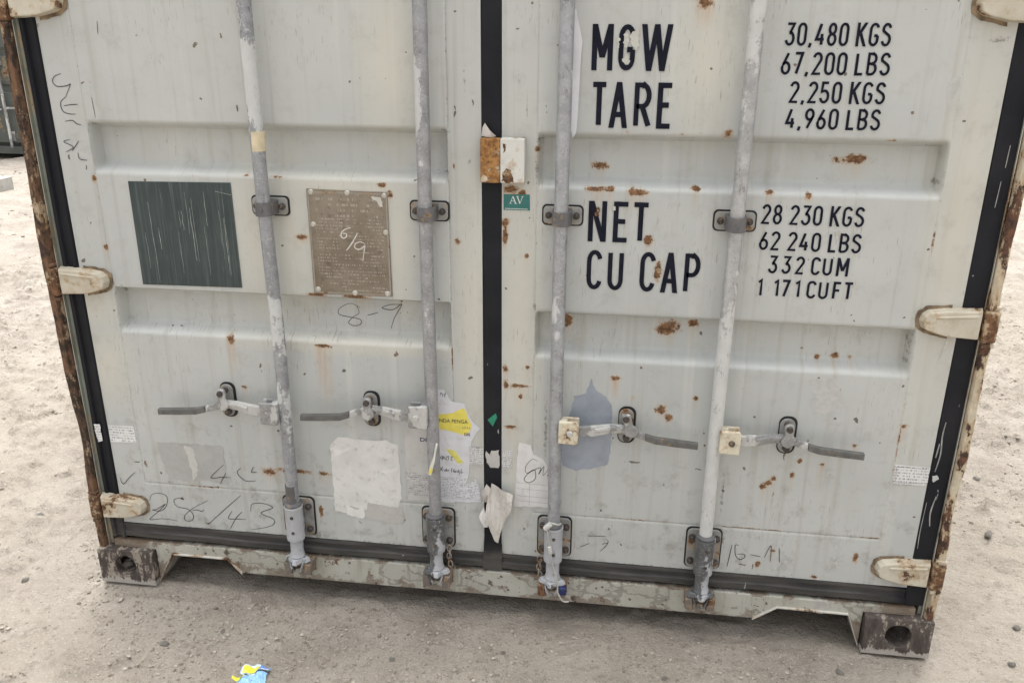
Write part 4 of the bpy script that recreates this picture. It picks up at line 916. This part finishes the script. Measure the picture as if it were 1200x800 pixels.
G['3'] = (.44, [[(0, 1), (.42, 1), (.20, .58)]+arc(.20, .29, .24, .29, 90, -165)]); G['4'] = (.46, [[(.24, 1), (0, .26), (.48, .26)], [(.34, .52), (.34, 0)]])
G['5'] = (.44, [[(.40, 1), (.05, 1), (.02, .54)]+arc(.20, .30, .24, .30, 100, -165)]); G['6'] = (.44, [[(.32, 1), (.06, .46)]+arc(.22, .27, .22, .27, 165, -200, 14)])
G['7'] = (.42, [[(0, 1), (.42, 1), (.14, 0)]]); G['8'] = (.44, [arc(.22, .76, .19, .24, -90, 270, 14), arc(.22, .26, .22, .26, 90, 450, 16)])
G['9'] = (.44, [[(.12, 0), (.38, .54)]+arc(.22, .73, .22, .27, -15, 340, 14)]); G[','] = (.10, [[(.07, .08), (.0, -.14)]]); G['.'] = (.10, [[(.05, 0), (.05, .1)]])
def lettering(name, txt, x0, x1, z0, z1, w, parent, mat=None, y=-.0016, gap=None, slant=0):
    adv = 0; items = []; gap = gap or (.42 if w > .01 else .31)
    for i, ch in enumerate(txt):
        g = G[ch]; items.append((adv, g)); adv += g[0]+(gap)
    tot = adv-gap; sx = (x1-x0-w)/tot; hz = z1-z0-w; mb = MB(); k = 0; k0 = 0; ch_ = txt
    for a, (gw, st) in items:
        for s in st:
            pts = [(x0+w/2+(a+px+slant*pz)*sx, z0+w/2+pz*hz) for px, pz in s]
            if ch_[k0] in 'AMNWK7' and not (ch_[k0] == 'A' and len(s) == 2) and not (ch_[k0] == '7'):
                for (xa, za), (xb, zb) in zip(pts[:-1], pts[1:]):
                    xa, xb = (xa, xb) if za < zb else (xb, xa); za, zb = sorted((za, zb))
                    ea = za-(w/2 if za < z0+w else 0); eb = zb+(w/2 if zb > z1-w else 0)
                    if zb-za > 1e-4:
                        sl_ = (xb-xa)/(zb-za); hw = w/2*math.sqrt(1+sl_*sl_); yy = y-.00008*(k % 9); k += 1
                        if za < z0+w: ea = z0
                        if zb > z1-w: eb = z1
                        mb.add([(xa-hw, yy, ea), (xa+hw, yy, ea), (xb+hw, yy, eb), (xb-hw, yy, eb)], [(0, 1, 2, 3)])
                continue
            mb.ribbon(pts, w*(.93 if len(s) > 4 else 1), y-.00008*(k % 6)); k += 1
        k0 += 1
    return mb.build(name, mat or M_['ink'], parent, recalc=False)
for t_, a, b, c_, d, w in (('MGW', 1.458, 1.638, 1.528, 1.628, .0120), ('T<ARE', 1.459, 1.649, 1.400, 1.503, .0120), ('NE<T', 1.464, 1.612, 1.127, 1.227, .0118), ('CU CAP', 1.464, 1.742, 1.004, 1.106, .0118),
    ('30,480 KGS', 1.883, 2.106, 1.584, 1.633, .0061), ('67,200 LBS', 1.880, 2.113, 1.523, 1.572, .0061), ('2,250 KGS', 1.905, 2.112, 1.462, 1.510, .0061), ('4,960 LBS', 1.903, 2.110, 1.405, 1.452, .0061),
    ('28 230 KGS', 1.873, 2.107, 1.184, 1.232, .0061), ('62 240 LBS', 1.874, 2.109, 1.121, 1.168, .0061), ('3~3~2~~CU~M', 1.902, 2.088, 1.064, 1.109, .0061), ('1', 1.881, 1.8935, 1.005, 1.050, .0061), ('17~1~~CU~FT', 1.919, 2.106, 1.005, 1.050, .0061)):
    lettering('weight_lettering', t_, a, b, c_, d, w, doorR)
# flaked and scuffed spots over the G, the second letter of NET and the gaps in CAP
flk = paper('flaked_residue', (.55, .545, .50), .5)
for i, pl in enumerate(([(1.541, 1.600), (1.556, 1.618), (1.563, 1.612), (1.564, 1.588), (1.560, 1.572), (1.550, 1.580)], [(1.527, 1.606), (1.536, 1.610), (1.541, 1.604), (1.538, 1.575), (1.530, 1.580)], [(1.528, 1.553), (1.534, 1.566), (1.541, 1.562), (1.545, 1.545), (1.535, 1.542)], [(1.513, 1.600), (1.520, 1.598), (1.519, 1.570), (1.514, 1.572)])):
    sheet('worn_patch', jag(pl, .003, .004, 20+i), -.0022, flk, doorR, thick=.0002)
for i, (cx, cz, r) in enumerate(((1.487, 1.206, .005), (1.482, 1.195, .004), (1.525, 1.210, .004), (1.641, 1.062, .007), (1.636, 1.048, .005), (1.610, 1.132, .006), (2.052, 1.165, .006), (1.616, 1.142, .004))):
    sheet('rust_patch', jag(ellipse(cx, cz, r, r*1.4, 8), .0025, .003, 40+i), -.0023, M_['rust_heavy'] if i not in (2, 6) else flk, doorR, thick=.0002)

# --- blue grey patch, smudges and hand lettering on the doors
blue = [(1.488, .763), (1.492, .745), (1.500, .730), (1.514, .722), (1.526, .712), (1.540, .695), (1.545, .671), (1.547, .618), (1.546, .560), (1.539, .514), (1.502, .500), (1.455, .488), (1.419, .500), (1.410, .529), (1.408, .629), (1.430, .645), (1.438, .680), (1.446, .700), (1.440, .708), (1.475, .720), (1.481, .742)]
sheet('paint_patch', jag(blue, .0022, .008, 3), -.0003, plain('blue_grey_paint', (.29, .32, .37), .5, vary=.14, sc=12), doorR, label='dull blue grey patch of paint shaped like an onion dome', thick=.0004)
smg = plain('grey_smudge', (.47, .475, .455), .5, vary=.1)
sheet('smudge', jag([(2.032, .792), (2.060, .795), (2.093, .802), (2.117, .762), (2.135, .721), (2.082, .700), (2.051, .694), (2.050, .751)], .004, .008, 5), -.0003, smg, doorR, thick=.0003)
sheet('smudge', jag([(2.098, .668), (2.113, .676), (2.112, .654), (2.095, .646)], .002, .006, 6), -.0003, smg, doorR, thick=.0003)
sheet('smudge', jag([(2.24, 1.510), (2.252, 1.524), (2.264, 1.522), (2.266, 1.506), (2.254, 1.470), (2.247, 1.462), (2.242, 1.480)], .0012, .006, 7), -.0003, smg, doorR, thick=.0003)
pen('marker_writing', [[(.182, .285), (.192, .306), (.220, .313), (.240, .301), (.232, .269), (.211, .252), (.186, .253), (.201, .257), (.231, .277), (.205, .250), (.173, .219), (.215, .225), (.262, .222)],
    [(.294, .301), (.278, .302), (.260, .292), (.268, .272), (.300, .266), (.316, .247), (.309, .228), (.289, .226), (.289, .244), (.323, .274), (.369, .301)], [(.359, .218), (.415, .272), (.474, .327)],
    [(.441, .272), (.427, .245), (.455, .246), (.481, .247)], [(.473, .272), (.452, .25), (.428, .209)], [(.5, .275), (.507, .301), (.543, .306), (.569, .294), (.531, .273), (.569, .255), (.559, .232), (.493, .212)],
    [(.315, .262), (.330, .266), (.345, .262), (.352, .268)], [(.352, .226), (.358, .220), (.365, .226)]], .0021, -.0010, M_['pen'], doorL, 'thin black marker writing 286/43')
pen('marker_writing', [[(.858, .911), (.832, .922), (.802, .908), (.798, .89), (.83, .883), (.856, .878), (.858, .866), (.84, .859), (.823, .867), (.838, .885), (.854, .896), (.849, .917)], [(.877, .891), (.892, .895), (.907, .9)],
    [(.974, .926), (.943, .924), (.919, .914), (.948, .910), (.974, .927), (.953, .889), (.941, .856)]], .0019, .0423, M_['pen'], doorL, 'thin black marker writing 8-9')
pen('marker_writing', [[(1.889, .294), (1.882, .223)], [(1.907, .294), (1.898, .293), (1.901, .263), (1.913, .249), (1.926, .257), (1.923, .267), (1.906, .265)], [(1.943, .267), (1.956, .265), (1.968, .264)], [(1.978, .261), (1.992, .301), (1.995, .25)], [(2.014, .297), (2.02, .25)]], .0021, -.0010, M_['pen'], doorR, 'thin black marker writing 16-11')
pen('marker_writing', [[(.13, 1.506), (.111, 1.499), (.104, 1.486), (.115, 1.475), (.141, 1.477), (.151, 1.481), (.142, 1.465), (.133, 1.45)], [(.133, 1.45), (.116, 1.436), (.118, 1.415), (.135, 1.408), (.152, 1.408)], [(.123, 1.428), (.145, 1.431), (.162, 1.432)], [(.119, 1.389), (.14, 1.392), (.150, 1.384), (.162, 1.382)],
    [(.125, 1.344), (.106, 1.338), (.13, 1.325), (.107, 1.312)], [(.148, 1.341), (.137, 1.328), (.125, 1.315)], [(.14, 1.311), (.143, 1.295), (.163, 1.292)]], .0022, -.0010, M_['pen'], doorL, 'black marker scribble on the upper door edge')
pen('marker_writing', [[(.099, .357), (.106, .336), (.128, .358), (.151, .379)], [(.485, .42), (.473, .402), (.494, .379), (.527, .381)], [(.434, .427), (.389, .381), (.42, .384), (.452, .386)], [(.437, .399), (.426, .38), (.416, .362)], [(.525, .427), (.517, .409), (.533, .41)]], .0022, -.0024, M_['pen'], doorL)
pen('marker_writing', [[(1.50, .286), (1.545, .288)], [(1.545, .280), (1.552, .272), (1.545, .255), (1.530, .238)], [(1.535, .262), (1.552, .268)], [(1.475, .247), (1.50, .262)]], .0018, -.0010, M_['pen'], doorR)
pen('scratch_mark', [[(2.172, .275), (2.168, .262), (2.178, .248)], [(2.16, .318), (2.163, .305)], [(2.34, .915), (2.333, .87), (2.325, .845)], [(2.345, .92), (2.338, .90)]], .0022, -.0012, M_['white_pen'], doorR)
pen('scratch_mark', [[(.205, 1.40), (.203, 1.45)], [(.25, 1.63), (.247, 1.60)]], .0015, -.0010, M_['pen'], doorL)

# --- stickers and papers
def text_on(parent, body, x0, x1, z0, z1, y, mat, name='printed_text', bold=0.0):
    cu = bpy.data.curves.new('t', 'FONT'); cu.body = body; cu.size = 1; cu.offset = bold; cu.resolution_u = 3
    ob = bpy.data.objects.new('t', cu); COL.objects.link(ob); bpy.context.view_layer.update()
    me = bpy.data.meshes.new_from_object(ob.evaluated_get(bpy.context.evaluated_depsgraph_get())); bpy.data.objects.remove(ob)
    co = np.array([v.co[:] for v in me.vertices]); mn, mx = co.min(0), co.max(0)
    for v in me.vertices:
        v.co = ((v.co.x-mn[0])/(mx[0]-mn[0])*(x1-x0)+x0, y, (v.co.y-mn[1])/(mx[1]-mn[1])*(z1-z0)+z0)
    me.materials.clear(); return link(name, me, mat, parent)
INKB = plain('blue_black_print', (.02, .02, .09), .6); INKP = plain('grey_print', (.06, .06, .10), .6)
avs = sheet('inspection_sticker', [(1.2545, 1.198), (1.320, 1.198), (1.319, 1.2375), (1.2545, 1.2365)], -.0004, plain('teal_sticker', (.035, .165, .155), .45), box, 'small teal sticker with white letters AV', thick=.0005)
WH = plain('white_print', (.72, .74, .70), .6)
mb = MB()
def av(mb):
    mb.ribbon([(1.271, 1.2145), (1.2775, 1.2325)], .0012, -.0014); mb.ribbon([(1.2775, 1.2325), (1.2845, 1.2145)], .0026, -.00145); mb.ribbon([(1.2735, 1.2205), (1.2820, 1.2205)], .0011, -.0015)
    mb.ribbon([(1.2885, 1.2325), (1.2950, 1.2145)], .0026, -.0014); mb.ribbon([(1.2950, 1.2145), (1.3015, 1.2325)], .0012, -.00145)
    for a, b, z in ((1.2685, 1.2745, 1.2145), (1.2805, 1.2885, 1.2145), (1.2855, 1.2925, 1.2325), (1.2985, 1.3045, 1.2325)): mb.ribbon([(a, z), (b, z)], .0009, -.00155)
av(mb); rnd = random.Random(3)
x = 1.258
while x < 1.315: w = rnd.uniform(.001, .0024); mb.ribbon([(x, 1.2015), (x+w, 1.2015)], .0022, -.0014); x += w+.0009
mb.build('sticker_print', WH, avs, recalc=False)

p1 = sheet('torn_notice', jag([(.978, .589), (1.074, .596), (1.070, .357), (.981, .357), (.977, .48)], .0012, .014, 1), -.0006, paper('notice_grey', (.56, .55, .53), .5, (.0062, .55, .372, .445), seed=1), box, 'weathered grey notice behind the second locking bar', thick=.0005)
text_on(p1, 'DI', 1.022, 1.040, .545, .557, -.0013, INKB, bold=.02)
p2poly = [(1.068, .357), (1.191, .367), (1.190, .385), (1.189, .409), (1.178, .444), (1.163, .425), (1.149, .424), (1.158, .455), (1.160, .486), (1.166, .557), (1.190, .597), (1.171, .616), (1.156, .643), (1.150, .668), (1.112, .673), (1.092, .706), (1.072, .704)]
p2 = sheet('torn_notice', jag(p2poly, .0014, .012, 2), -.0013, paper('notice_white', (.68, .68, .71), .3, (.0050, .85, .372, .440), seed=4), box, 'torn white and yellow notice reading NDA PENGA with handwriting', thick=.0005)
YEL = plain('yellow_print', (.74, .64, .12), .6, vary=.06)
sheet('yellow_field', jag([(1.074, .589), (1.074, .632), (1.114, .637), (1.146, .655), (1.153, .645), (1.156, .630), (1.168, .606), (1.164, .590), (1.151, .573), (1.125, .580)], .001, .012, 4), -.0019, YEL, p2, thick=.0002)
sheet('yellow_field', jag([(1.094, .528), (1.118, .524), (1.144, .489), (1.129, .485), (1.108, .508)], .0012, .008, 5), -.0019, plain('yellow_pen', (.66, .62, .16), .6), p2, thick=.0002)
text_on(p2, 'NDA PENGA', 1.078, 1.157, .6085, .6195, -.0024, INKP, bold=.01); text_on(p2, '(CU', 1.142, 1.163, .591, .600, -.0024, INKP); text_on(p2, 'DIS', 1.147, 1.163, .572, .581, -.0024, INKB, bold=.02)
HW = plain('black_pen', (.02, .02, .02), .6)
pen('handwriting', [[(1.084, .505), (1.079, .502), (1.080, .497), (1.086, .499), (1.085, .505), (1.083, .489)], [(1.090, .504), (1.088, .497), (1.095, .498)], [(1.095, .505), (1.094, .491)], [(1.104, .506), (1.099, .505), (1.102, .499), (1.098, .493)], [(1.107, .503), (1.112, .505), (1.108, .495), (1.115, .494)],
    [(1.076, .472), (1.084, .458)], [(1.085, .472), (1.076, .457)], [(1.088, .465), (1.088, .459), (1.092, .460), (1.094, .466), (1.095, .459), (1.100, .463), (1.101, .459)], [(1.110, .470), (1.109, .456)], [(1.118, .468), (1.114, .461), (1.119, .457), (1.121, .461), (1.115, .461)],
    [(1.126, .464), (1.124, .459), (1.129, .459), (1.129, .465), (1.131, .458), (1.130, .449)], [(1.137, .470), (1.136, .457), (1.142, .460)]], .0016, -.0024, HW, p2)
pen('handwriting', [[(1.082, .688), (1.084, .696), (1.089, .690), (1.088, .684)], [(1.092, .694), (1.096, .689)], [(1.098, .699), (1.094, .683)]], .0016, -.0024, HW, p2)
rb = curled('ribbon_tag', [(1.086, .574), (1.080, .545), (1.077, .520), (1.066, .478), (1.058, .482), (1.064, .508), (1.074, .535), (1.080, .574)], paper('ribbon', (.66, .66, .60), .2), box, -.066, lambda x, z: .12*max(0, (z-.53)) if z > .53 else -.002, label='thin twisted ribbon of torn paper on the second locking bar', div=1)
sheet('yellow_field', [(1.0585, .4825), (1.066, .479), (1.072, .498), (1.0655, .503)], -.0688, YEL, rb, thick=.0003)

p3 = sheet('white_paper', jag([(.761, .300), (.800, .296), (.806, .322), (.938, .286), (.950, .330), (.962, .361), (.957, .528), (.935, .534), (.925, .542), (.88, .537), (.785, .540), (.761, .514)], .002, .012, 6), -.0005, paper('faded_white', (.70, .695, .67), .5, seed=6), box, 'faded blank white paper under the second handle', thick=.0004)
sheet('torn_strip', jag([(.770, .500), (.80, .503), (.845, .520), (.80, .495), (.772, .478)], .002, .01, 3), -.0010, paper('bright_paper', (.76, .75, .72), .1), p3, thick=.0002)
sheet('torn_strip', jag([(.905, .442), (.955, .460), (.952, .448), (.92, .436)], .002, .01, 4), -.0010, bpy.data.materials['bright_paper'], p3, thick=.0002)
sheet('grey_paper_patch', jag([(.845, .285), (.862, .338), (.915, .332), (.964, .326), (.966, .282), (.94, .272)], .002, .01, 7), -.0010, paper('grey_residue', (.50, .49, .46), .5, seed=8), box, thick=.0004)
sheet('white_paper', jag([(.795, .292), (.845, .282), (.85, .305), (.842, .330), (.83, .31), (.80, .318)], .003, .008, 9), -.0012, bpy.data.materials['bright_paper'], box, thick=.0003, label='small bright torn paper shred')
g1 = sheet('label_residue', jag([(.233, .483), (.330, .486), (.437, .484), (.437, .43), (.440, .358), (.350, .372), (.342, .395), (.322, .358), (.255, .366), (.246, .40)], .0028, .010, 10), -.0005, paper('residue_grey', (.43, .43, .415), .45, seed=11), box, 'grey rectangle of torn label residue', thick=.0004)
sheet('torn_strip', jag([(.318, .48), (.345, .47), (.352, .40), (.335, .36), (.325, .42)], .004, .008, 11), -.0010, paper('residue_light', (.55, .55, .52), .3), g1, thick=.0002)
p5 = sheet('torn_paper', jag([(1.299, .562), (1.331, .556), (1.338, .530), (1.364, .516), (1.376, .498), (1.3805, .420), (1.3805, .366), (1.282, .363), (1.288, .40), (1.291, .451), (1.293, .517)], .0015, .010, 12), -.0006, paper('ruled_paper', (.70, .69, .68), .15, seed=12), box, 'torn white ruled paper with a scrawled signature', thick=.0005)
rl = MB()
for z in (.438, .420, .398, .382): rl.ribbon([(1.293, z), (1.3795, z-.002)], .0008, -.0013)
rl.ribbon([(1.328, .437), (1.328, .368)], .0007, -.0014); rl.build('ruled_line', plain('rule_grey', (.34, .33, .33), .7), p5, recalc=False)
pen('handwriting', [[(1.349, .509), (1.335, .514), (1.317, .49), (1.32, .47), (1.341, .482), (1.344, .455), (1.327, .441), (1.313, .449), (1.326, .471), (1.358, .49), (1.353, .469), (1.367, .494), (1.365, .467), (1.379, .485)]], .0018, -.0014, HW, p5)
LAB = paper('tiny_label', (.64, .64, .63), .25, (.0060, .9, .40, .60), seed=3)
sheet('small_label', jag([(1.160, .540), (1.200, .537), (1.200, .487), (1.160, .486)], .0008, .01, 13), -.0021, LAB, box, 'small printed label left of the centre seal', thick=.0004)
sheet('small_label', jag([(1.252, .534), (1.279, .536), (1.279, .482), (1.252, .481)], .0006, .01, 14), -.0005, LAB, box, 'small printed label right of the centre seal', thick=.0004)
sheet('small_label', jag([(1.206, .530), (1.216, .520), (1.222, .532), (1.242, .536), (1.244, .505), (1.242, .480), (1.219, .480), (1.208, .495)], .002, .008, 15), -.0026, paper('scuffed_label', (.50, .49, .47), .6), box, 'scuffed label remnant on the centre seal', thick=.0004)
LAB2 = paper('tiny_label_clean', (.74, .74, .73), .12, (.0085, .9, .478, .60), seed=5)
sheet('small_label', jag([(.089, .528), (.168, .530), (.172, .478), (.089, .474)], .0008, .012, 16), -.0006, LAB2, box, 'white printed label beside the rusty post seal', thick=.0004)
sheet('small_label', jag([(.047, .531), (.066, .532), (.066, .478), (.052, .473), (.049, .49)], .0015, .01, 17), -.0048, LAB2, box, 'white label remnant on the side seal', thick=.0004)
rsl = sheet('small_label', jag([(2.273, .572), (2.360, .569), (2.360, .527), (2.355, .517), (2.277, .515)], .001, .012, 18), -.0006, LAB2, box, 'white bordered label beside the beige post seal', thick=.0004)
bd = MB()
for q in ([(2.278, .566), (2.352, .5645)], [(2.281, .520), (2.350, .522)], [(2.278, .566), (2.281, .520)]): bd.ribbon(q, .0008, -.0013)
bd.build('label_border', INKP, rsl, recalc=False)
sheet('sticker_scrap', jag([(2.366, .548), (2.378, .552), (2.384, .540), (2.372, .530)], .002, .005, 30), -.0050, paper('scrap_on_rubber', (.5, .5, .5), .3), box, thick=.0003)
for i, q in enumerate(([(2.374, .70), (2.372, .66), (2.376, .61), (2.371, .56)], [(2.369, .64), (2.366, .60)], [(2.385, .40), (2.380, .44), (2.386, .49)], [(2.392, 1.38), (2.391, 1.33)], [(2.388, 1.30), (2.386, 1.24)], [(2.366, .47), (2.364, .38), (2.366, .33)])):
    MB().ribbon(catmull(q, 6), .0035 if i < 3 else .002, -.0042, taper=True).build('scuff_mark', bpy.data.materials.get('rubber_scuff') or plain('rubber_scuff', (.30, .30, .29), .8, vary=.3), box, recalc=False)
sheet('green_scrap', jag([(1.212, .625), (1.234, .646), (1.238, .634), (1.226, .606)], .0006, .02, 19), -.0026, plain('green_foil', (.02, .22, .13), .4), box, 'green diamond scrap on the centre seal', thick=.0003)
# hanging torn flap at the foot of the centre seal
FL = paper('flap_card', (.56, .53, .49), .45, seed=15, crumple=.004)
curled('hanging_flap', jag([(1.222, .430), (1.250, .424), (1.285, .412), (1.281, .367), (1.268, .338), (1.256, .310), (1.246, .262), (1.236, .268), (1.228, .290), (1.210, .347), (1.214, .392)], .001, .014, 20), FL, box, -.012, lambda x, z: -.022*math.sin(max(0, (.43-z))*14)+.010*math.sin((x-1.2)*70+z*30), label='crumpled torn paper flap hanging over the centre seal', div=2)
curled('hanging_flap', jag([(1.210, .435), (1.222, .423), (1.213, .375), (1.198, .374), (1.196, .411)], .001, .01, 21), bpy.data.materials['scrap_paper'], box, -.010, lambda x, z: -.010*math.sin((z-.37)*40), div=1)
curled('hanging_flap', jag([(1.201, .360), (1.213, .318), (1.214, .300), (1.203, .299), (1.188, .331)], .001, .01, 22), bpy.data.materials['bright_paper'], box, -.010, lambda x, z: -.012*math.sin((.36-z)*30), div=1)
tb = MB(); tb.add([(1.196, -.0056, .152), (1.252, -.0056, .150), (1.252, -.0056, .235), (1.246, -.0050, .262), (1.232, -.0050, .30), (1.212, -.0050, .33), (1.203, -.0050, .30), (1.198, -.0056, .20)], [tuple(range(8))])
o = tb.build('seal_patch', M_['rubber'], box); s = o.modifiers.new('t', 'SOLIDIFY'); s.thickness = .001
tape = MB().box(1.0395, 1.0420, -.0005, .0002, 1.40, 1.68)
sheet('paint_drip', jag([(.181, .965), (.186, .967), (.188, .99), (.183, 1.0)], .001, .005, 5), -.0004, smg, doorL, thick=.0002)

# ------------------------------------------------------------------ background container (far left, mostly out of frame)
BX, BY = -8.27, 8.28
far = thing('shipping_container', (BX+CX, BY+D/2, 0), 'dark grey green shipping container in the distance behind the rusty post', 'shipping container')
DG = worn('dark_green_grey_paint', (.075, .085, .080), (.10, .11, .10), rust=.3, rsc=6, dirt=.4, dirtcol=(.15, .14, .12))
def fb(x0, x1, y0, y1, z0, z1, m=None): return (m or MB()).box(BX+x0, BX+x1, BY+y0, BY+y1, z0, z1)
fb(.02, W-.02, .06, D-.02, .12, 2.56).build('body', DG, far, bevel=.01)
for x0, x1 in ((.08, 1.2), (1.24, 2.36)):
    prof = [(.2, 0)]
    for zt_, zb_ in BR[::-1]: prof += [(zb_, 0), (zb_+.03, .036), (zt_-.03, .036), (zt_, 0)]
    prof += [(2.45, 0)]; V = []
    for z, d in prof: V += [(BX+x0, BY+d, z), (BX+x1, BY+d, z)]
    o = MB().add(V, [(2*i, 2*i+1, 2*i+3, 2*i+2) for i in range(len(prof)-1)]).build('door', DG, far); s = o.modifiers.new('t', 'SOLIDIFY'); s.thickness = .02; s.offset = -1
GB = galvanised('far_bar_metal', base=(.30, .31, .32), paint_amt=.3)
for xr in RX:
    o = MB().cyl((BX+xr, BY-.06, .14), (BX+xr, BY-.06, 2.5), .018, n=14).build('locking_bar', GB, far, smooth=True)
    m = MB()
    for zc in (.28, 1.19, 2.02): fb(xr-.045, xr+.045, -.03, -.002, zc-(.06 if zc < .5 else .025), zc+(.06 if zc < .5 else .025), m)
    m.build('bar_bracket', GB, o)
    s_ = 1 if xr > 1.2 else -1
    MB().bar([(BX+xr, BY-.075, .64), (BX+xr+s_*.18, BY-.05, .64), (BX+xr+s_*.36, BY-.06, .62)], [.03, .024, .02], [.014]*3).build('locking_handle', GB, o)
for x0, x1 in ((0, .178), (W-.178, W)):
    for z0 in (0, H-.118): fb(x0, x1, -.03, .13, z0, z0+.118).build('corner_casting', DG, far, bevel=.006)
    fb(0 if x0 == 0 else W-.045, .045 if x0 == 0 else W, -.01, .06, .119, 2.472).build('corner_post', DG, far, bevel=.005)
fb(.18, W-.18, -.01, .06, .05, .15).build('door_sill', DG, far, bevel=.004)

# ------------------------------------------------------------------ small things on the ground
blk = MB(); bx, by = -5.22, 6.05; bz = float(gheight(np.array([bx]), np.array([by]))[0])
blk.box(bx-.36, bx+.30, by-.11, by+.11, bz-.01, bz+.15)
o = blk.build('concrete_block', worn('pale_concrete', (.42, .41, .39), (.34, .33, .31), rust=.2, rsc=9, dirt=.4), None, bevel=.012); tag(o, 'pale grey concrete block lying on the dirt left of the rusty post', 'block')
# crumpled wrapper
wt = thing('plastic_wrapper', (.642, -.362, 0), 'crumpled blue, white and yellow plastic wrapper on the dirt in front of the container', 'wrapper')
def crump(poly, name, mat, h, seed, wt=wt):
    poly = [(.634+(x-.640)*.80, -.362+(y+.345)*.80) for x, y in poly]
    b = bmesh.new(); vs_ = [b.verts.new((x, y, 0)) for x, y in poly]; b.faces.new(vs_); bmesh.ops.triangulate(b, faces=b.faces)
    for _ in range(3): bmesh.ops.subdivide_edges(b, edges=b.edges[:], cuts=1, use_grid_fill=True)
    for v in b.verts:
        g = float(gheight(np.array([v.co.x]), np.array([v.co.y]))[0])
        v.co.z = g+h+.009*abs(float(vnoise(np.array([v.co.x*60]), np.array([v.co.y*55]), seed)[0]))*2+.004*math.sin(v.co.x*160+v.co.y*60)
    me = bpy.data.meshes.new(name); b.to_mesh(me); b.free(); o = link(name, me, mat, wt); s = o.modifiers.new('t', 'SOLIDIFY'); s.thickness = .0005; return o
foil = lambda n, c: plain(n, c, .35, vary=.08, spec=.5)
crump([(.588, -.318), (.600, -.300), (.680, -.296), (.692, -.306), (.690, -.325), (.640, -.338), (.600, -.340)], 'wrapper_film', foil('wrapper_white', (.56, .66, .80)), .010, 3)
crump([(.600, -.309), (.652, -.303), (.650, -.325), (.604, -.338)], 'yellow_panel', foil('wrapper_yellow', (.72, .70, .06)), .013, 3)
crump([(.655, -.300), (.690, -.302), (.688, -.318), (.655, -.315)], 'blue_print', foil('wrapper_blue', (.10, .24, .62)), .013, 3)
crump([(.598, -.352), (.640, -.330), (.690, -.332), (.700, -.380), (.690, -.400), (.610, -.395)], 'blue_film', foil('wrapper_pale_blue', (.26, .47, .78)), .008, 6)
crump([(.588, -.362), (.602, -.352), (.622, -.356), (.606, -.385), (.590, -.385)], 'yellow_panel', bpy.data.materials['wrapper_yellow'], .013, 6)
# individual larger stones
b = bmesh.new(); bmesh.ops.create_icosphere(b, subdivisions=3, radius=1)
for v in b.verts:
    p = v.co.normalized(); n = .25*math.sin(p.x*3.1+p.y*2)+.16*math.sin(p.y*5+p.z*3)+.1*math.sin(p.z*7+p.x*4); v.co = p*(1+n*.6); v.co.z *= .62; v.co.y *= .8
sm_ = bpy.data.meshes.new('stone'); b.to_mesh(sm_); b.free(); sm_.polygons.foreach_set('use_smooth', [True]*len(sm_.polygons))
def stone_paint():
    t = NT('stone_grey'); c = t.mix(t.step(t.noise(3, 5, .6), .3, .7), (.42, .385, .34), (.54, .51, .46)); return t.fin(c, .9, 0, t.bump(t.noise(9, 5, .7), .03), .25)
sm_.materials.append(stone_paint())
ST = [(.33, -.26, .013), (.47, -.19, .008), (.98, -.23, .008), (1.28, -.17, .009), (2.02, -.22, .011), (2.19, -.11, .012), (2.74, .15, .013), (2.60, .45, .012), (2.83, .62, .016), (2.95, 1.05, .015), (-.25, -.05, .012), (-.45, .30, .016), (3.05, .35, .012), (2.66, -.02, .010), (-.62, .85, .017), (1.72, -.20, .008)]
for i, (x, y, r) in enumerate(ST):
    o = bpy.data.objects.new('stone', sm_); COL.objects.link(o); z = float(gheight(np.array([x]), np.array([y]))[0])
    o.location = (x, y, z+r*.25); o.scale = (r, r*(.8+.3*((i*7) % 5)/5), r*(.8+.2*(i % 3))); o.rotation_euler = (0, 0, i*1.7)
    tag(o, 'small rounded pale stone lying loose on the dusty ground', 'stone', 'loose stones on the dirt around the container')
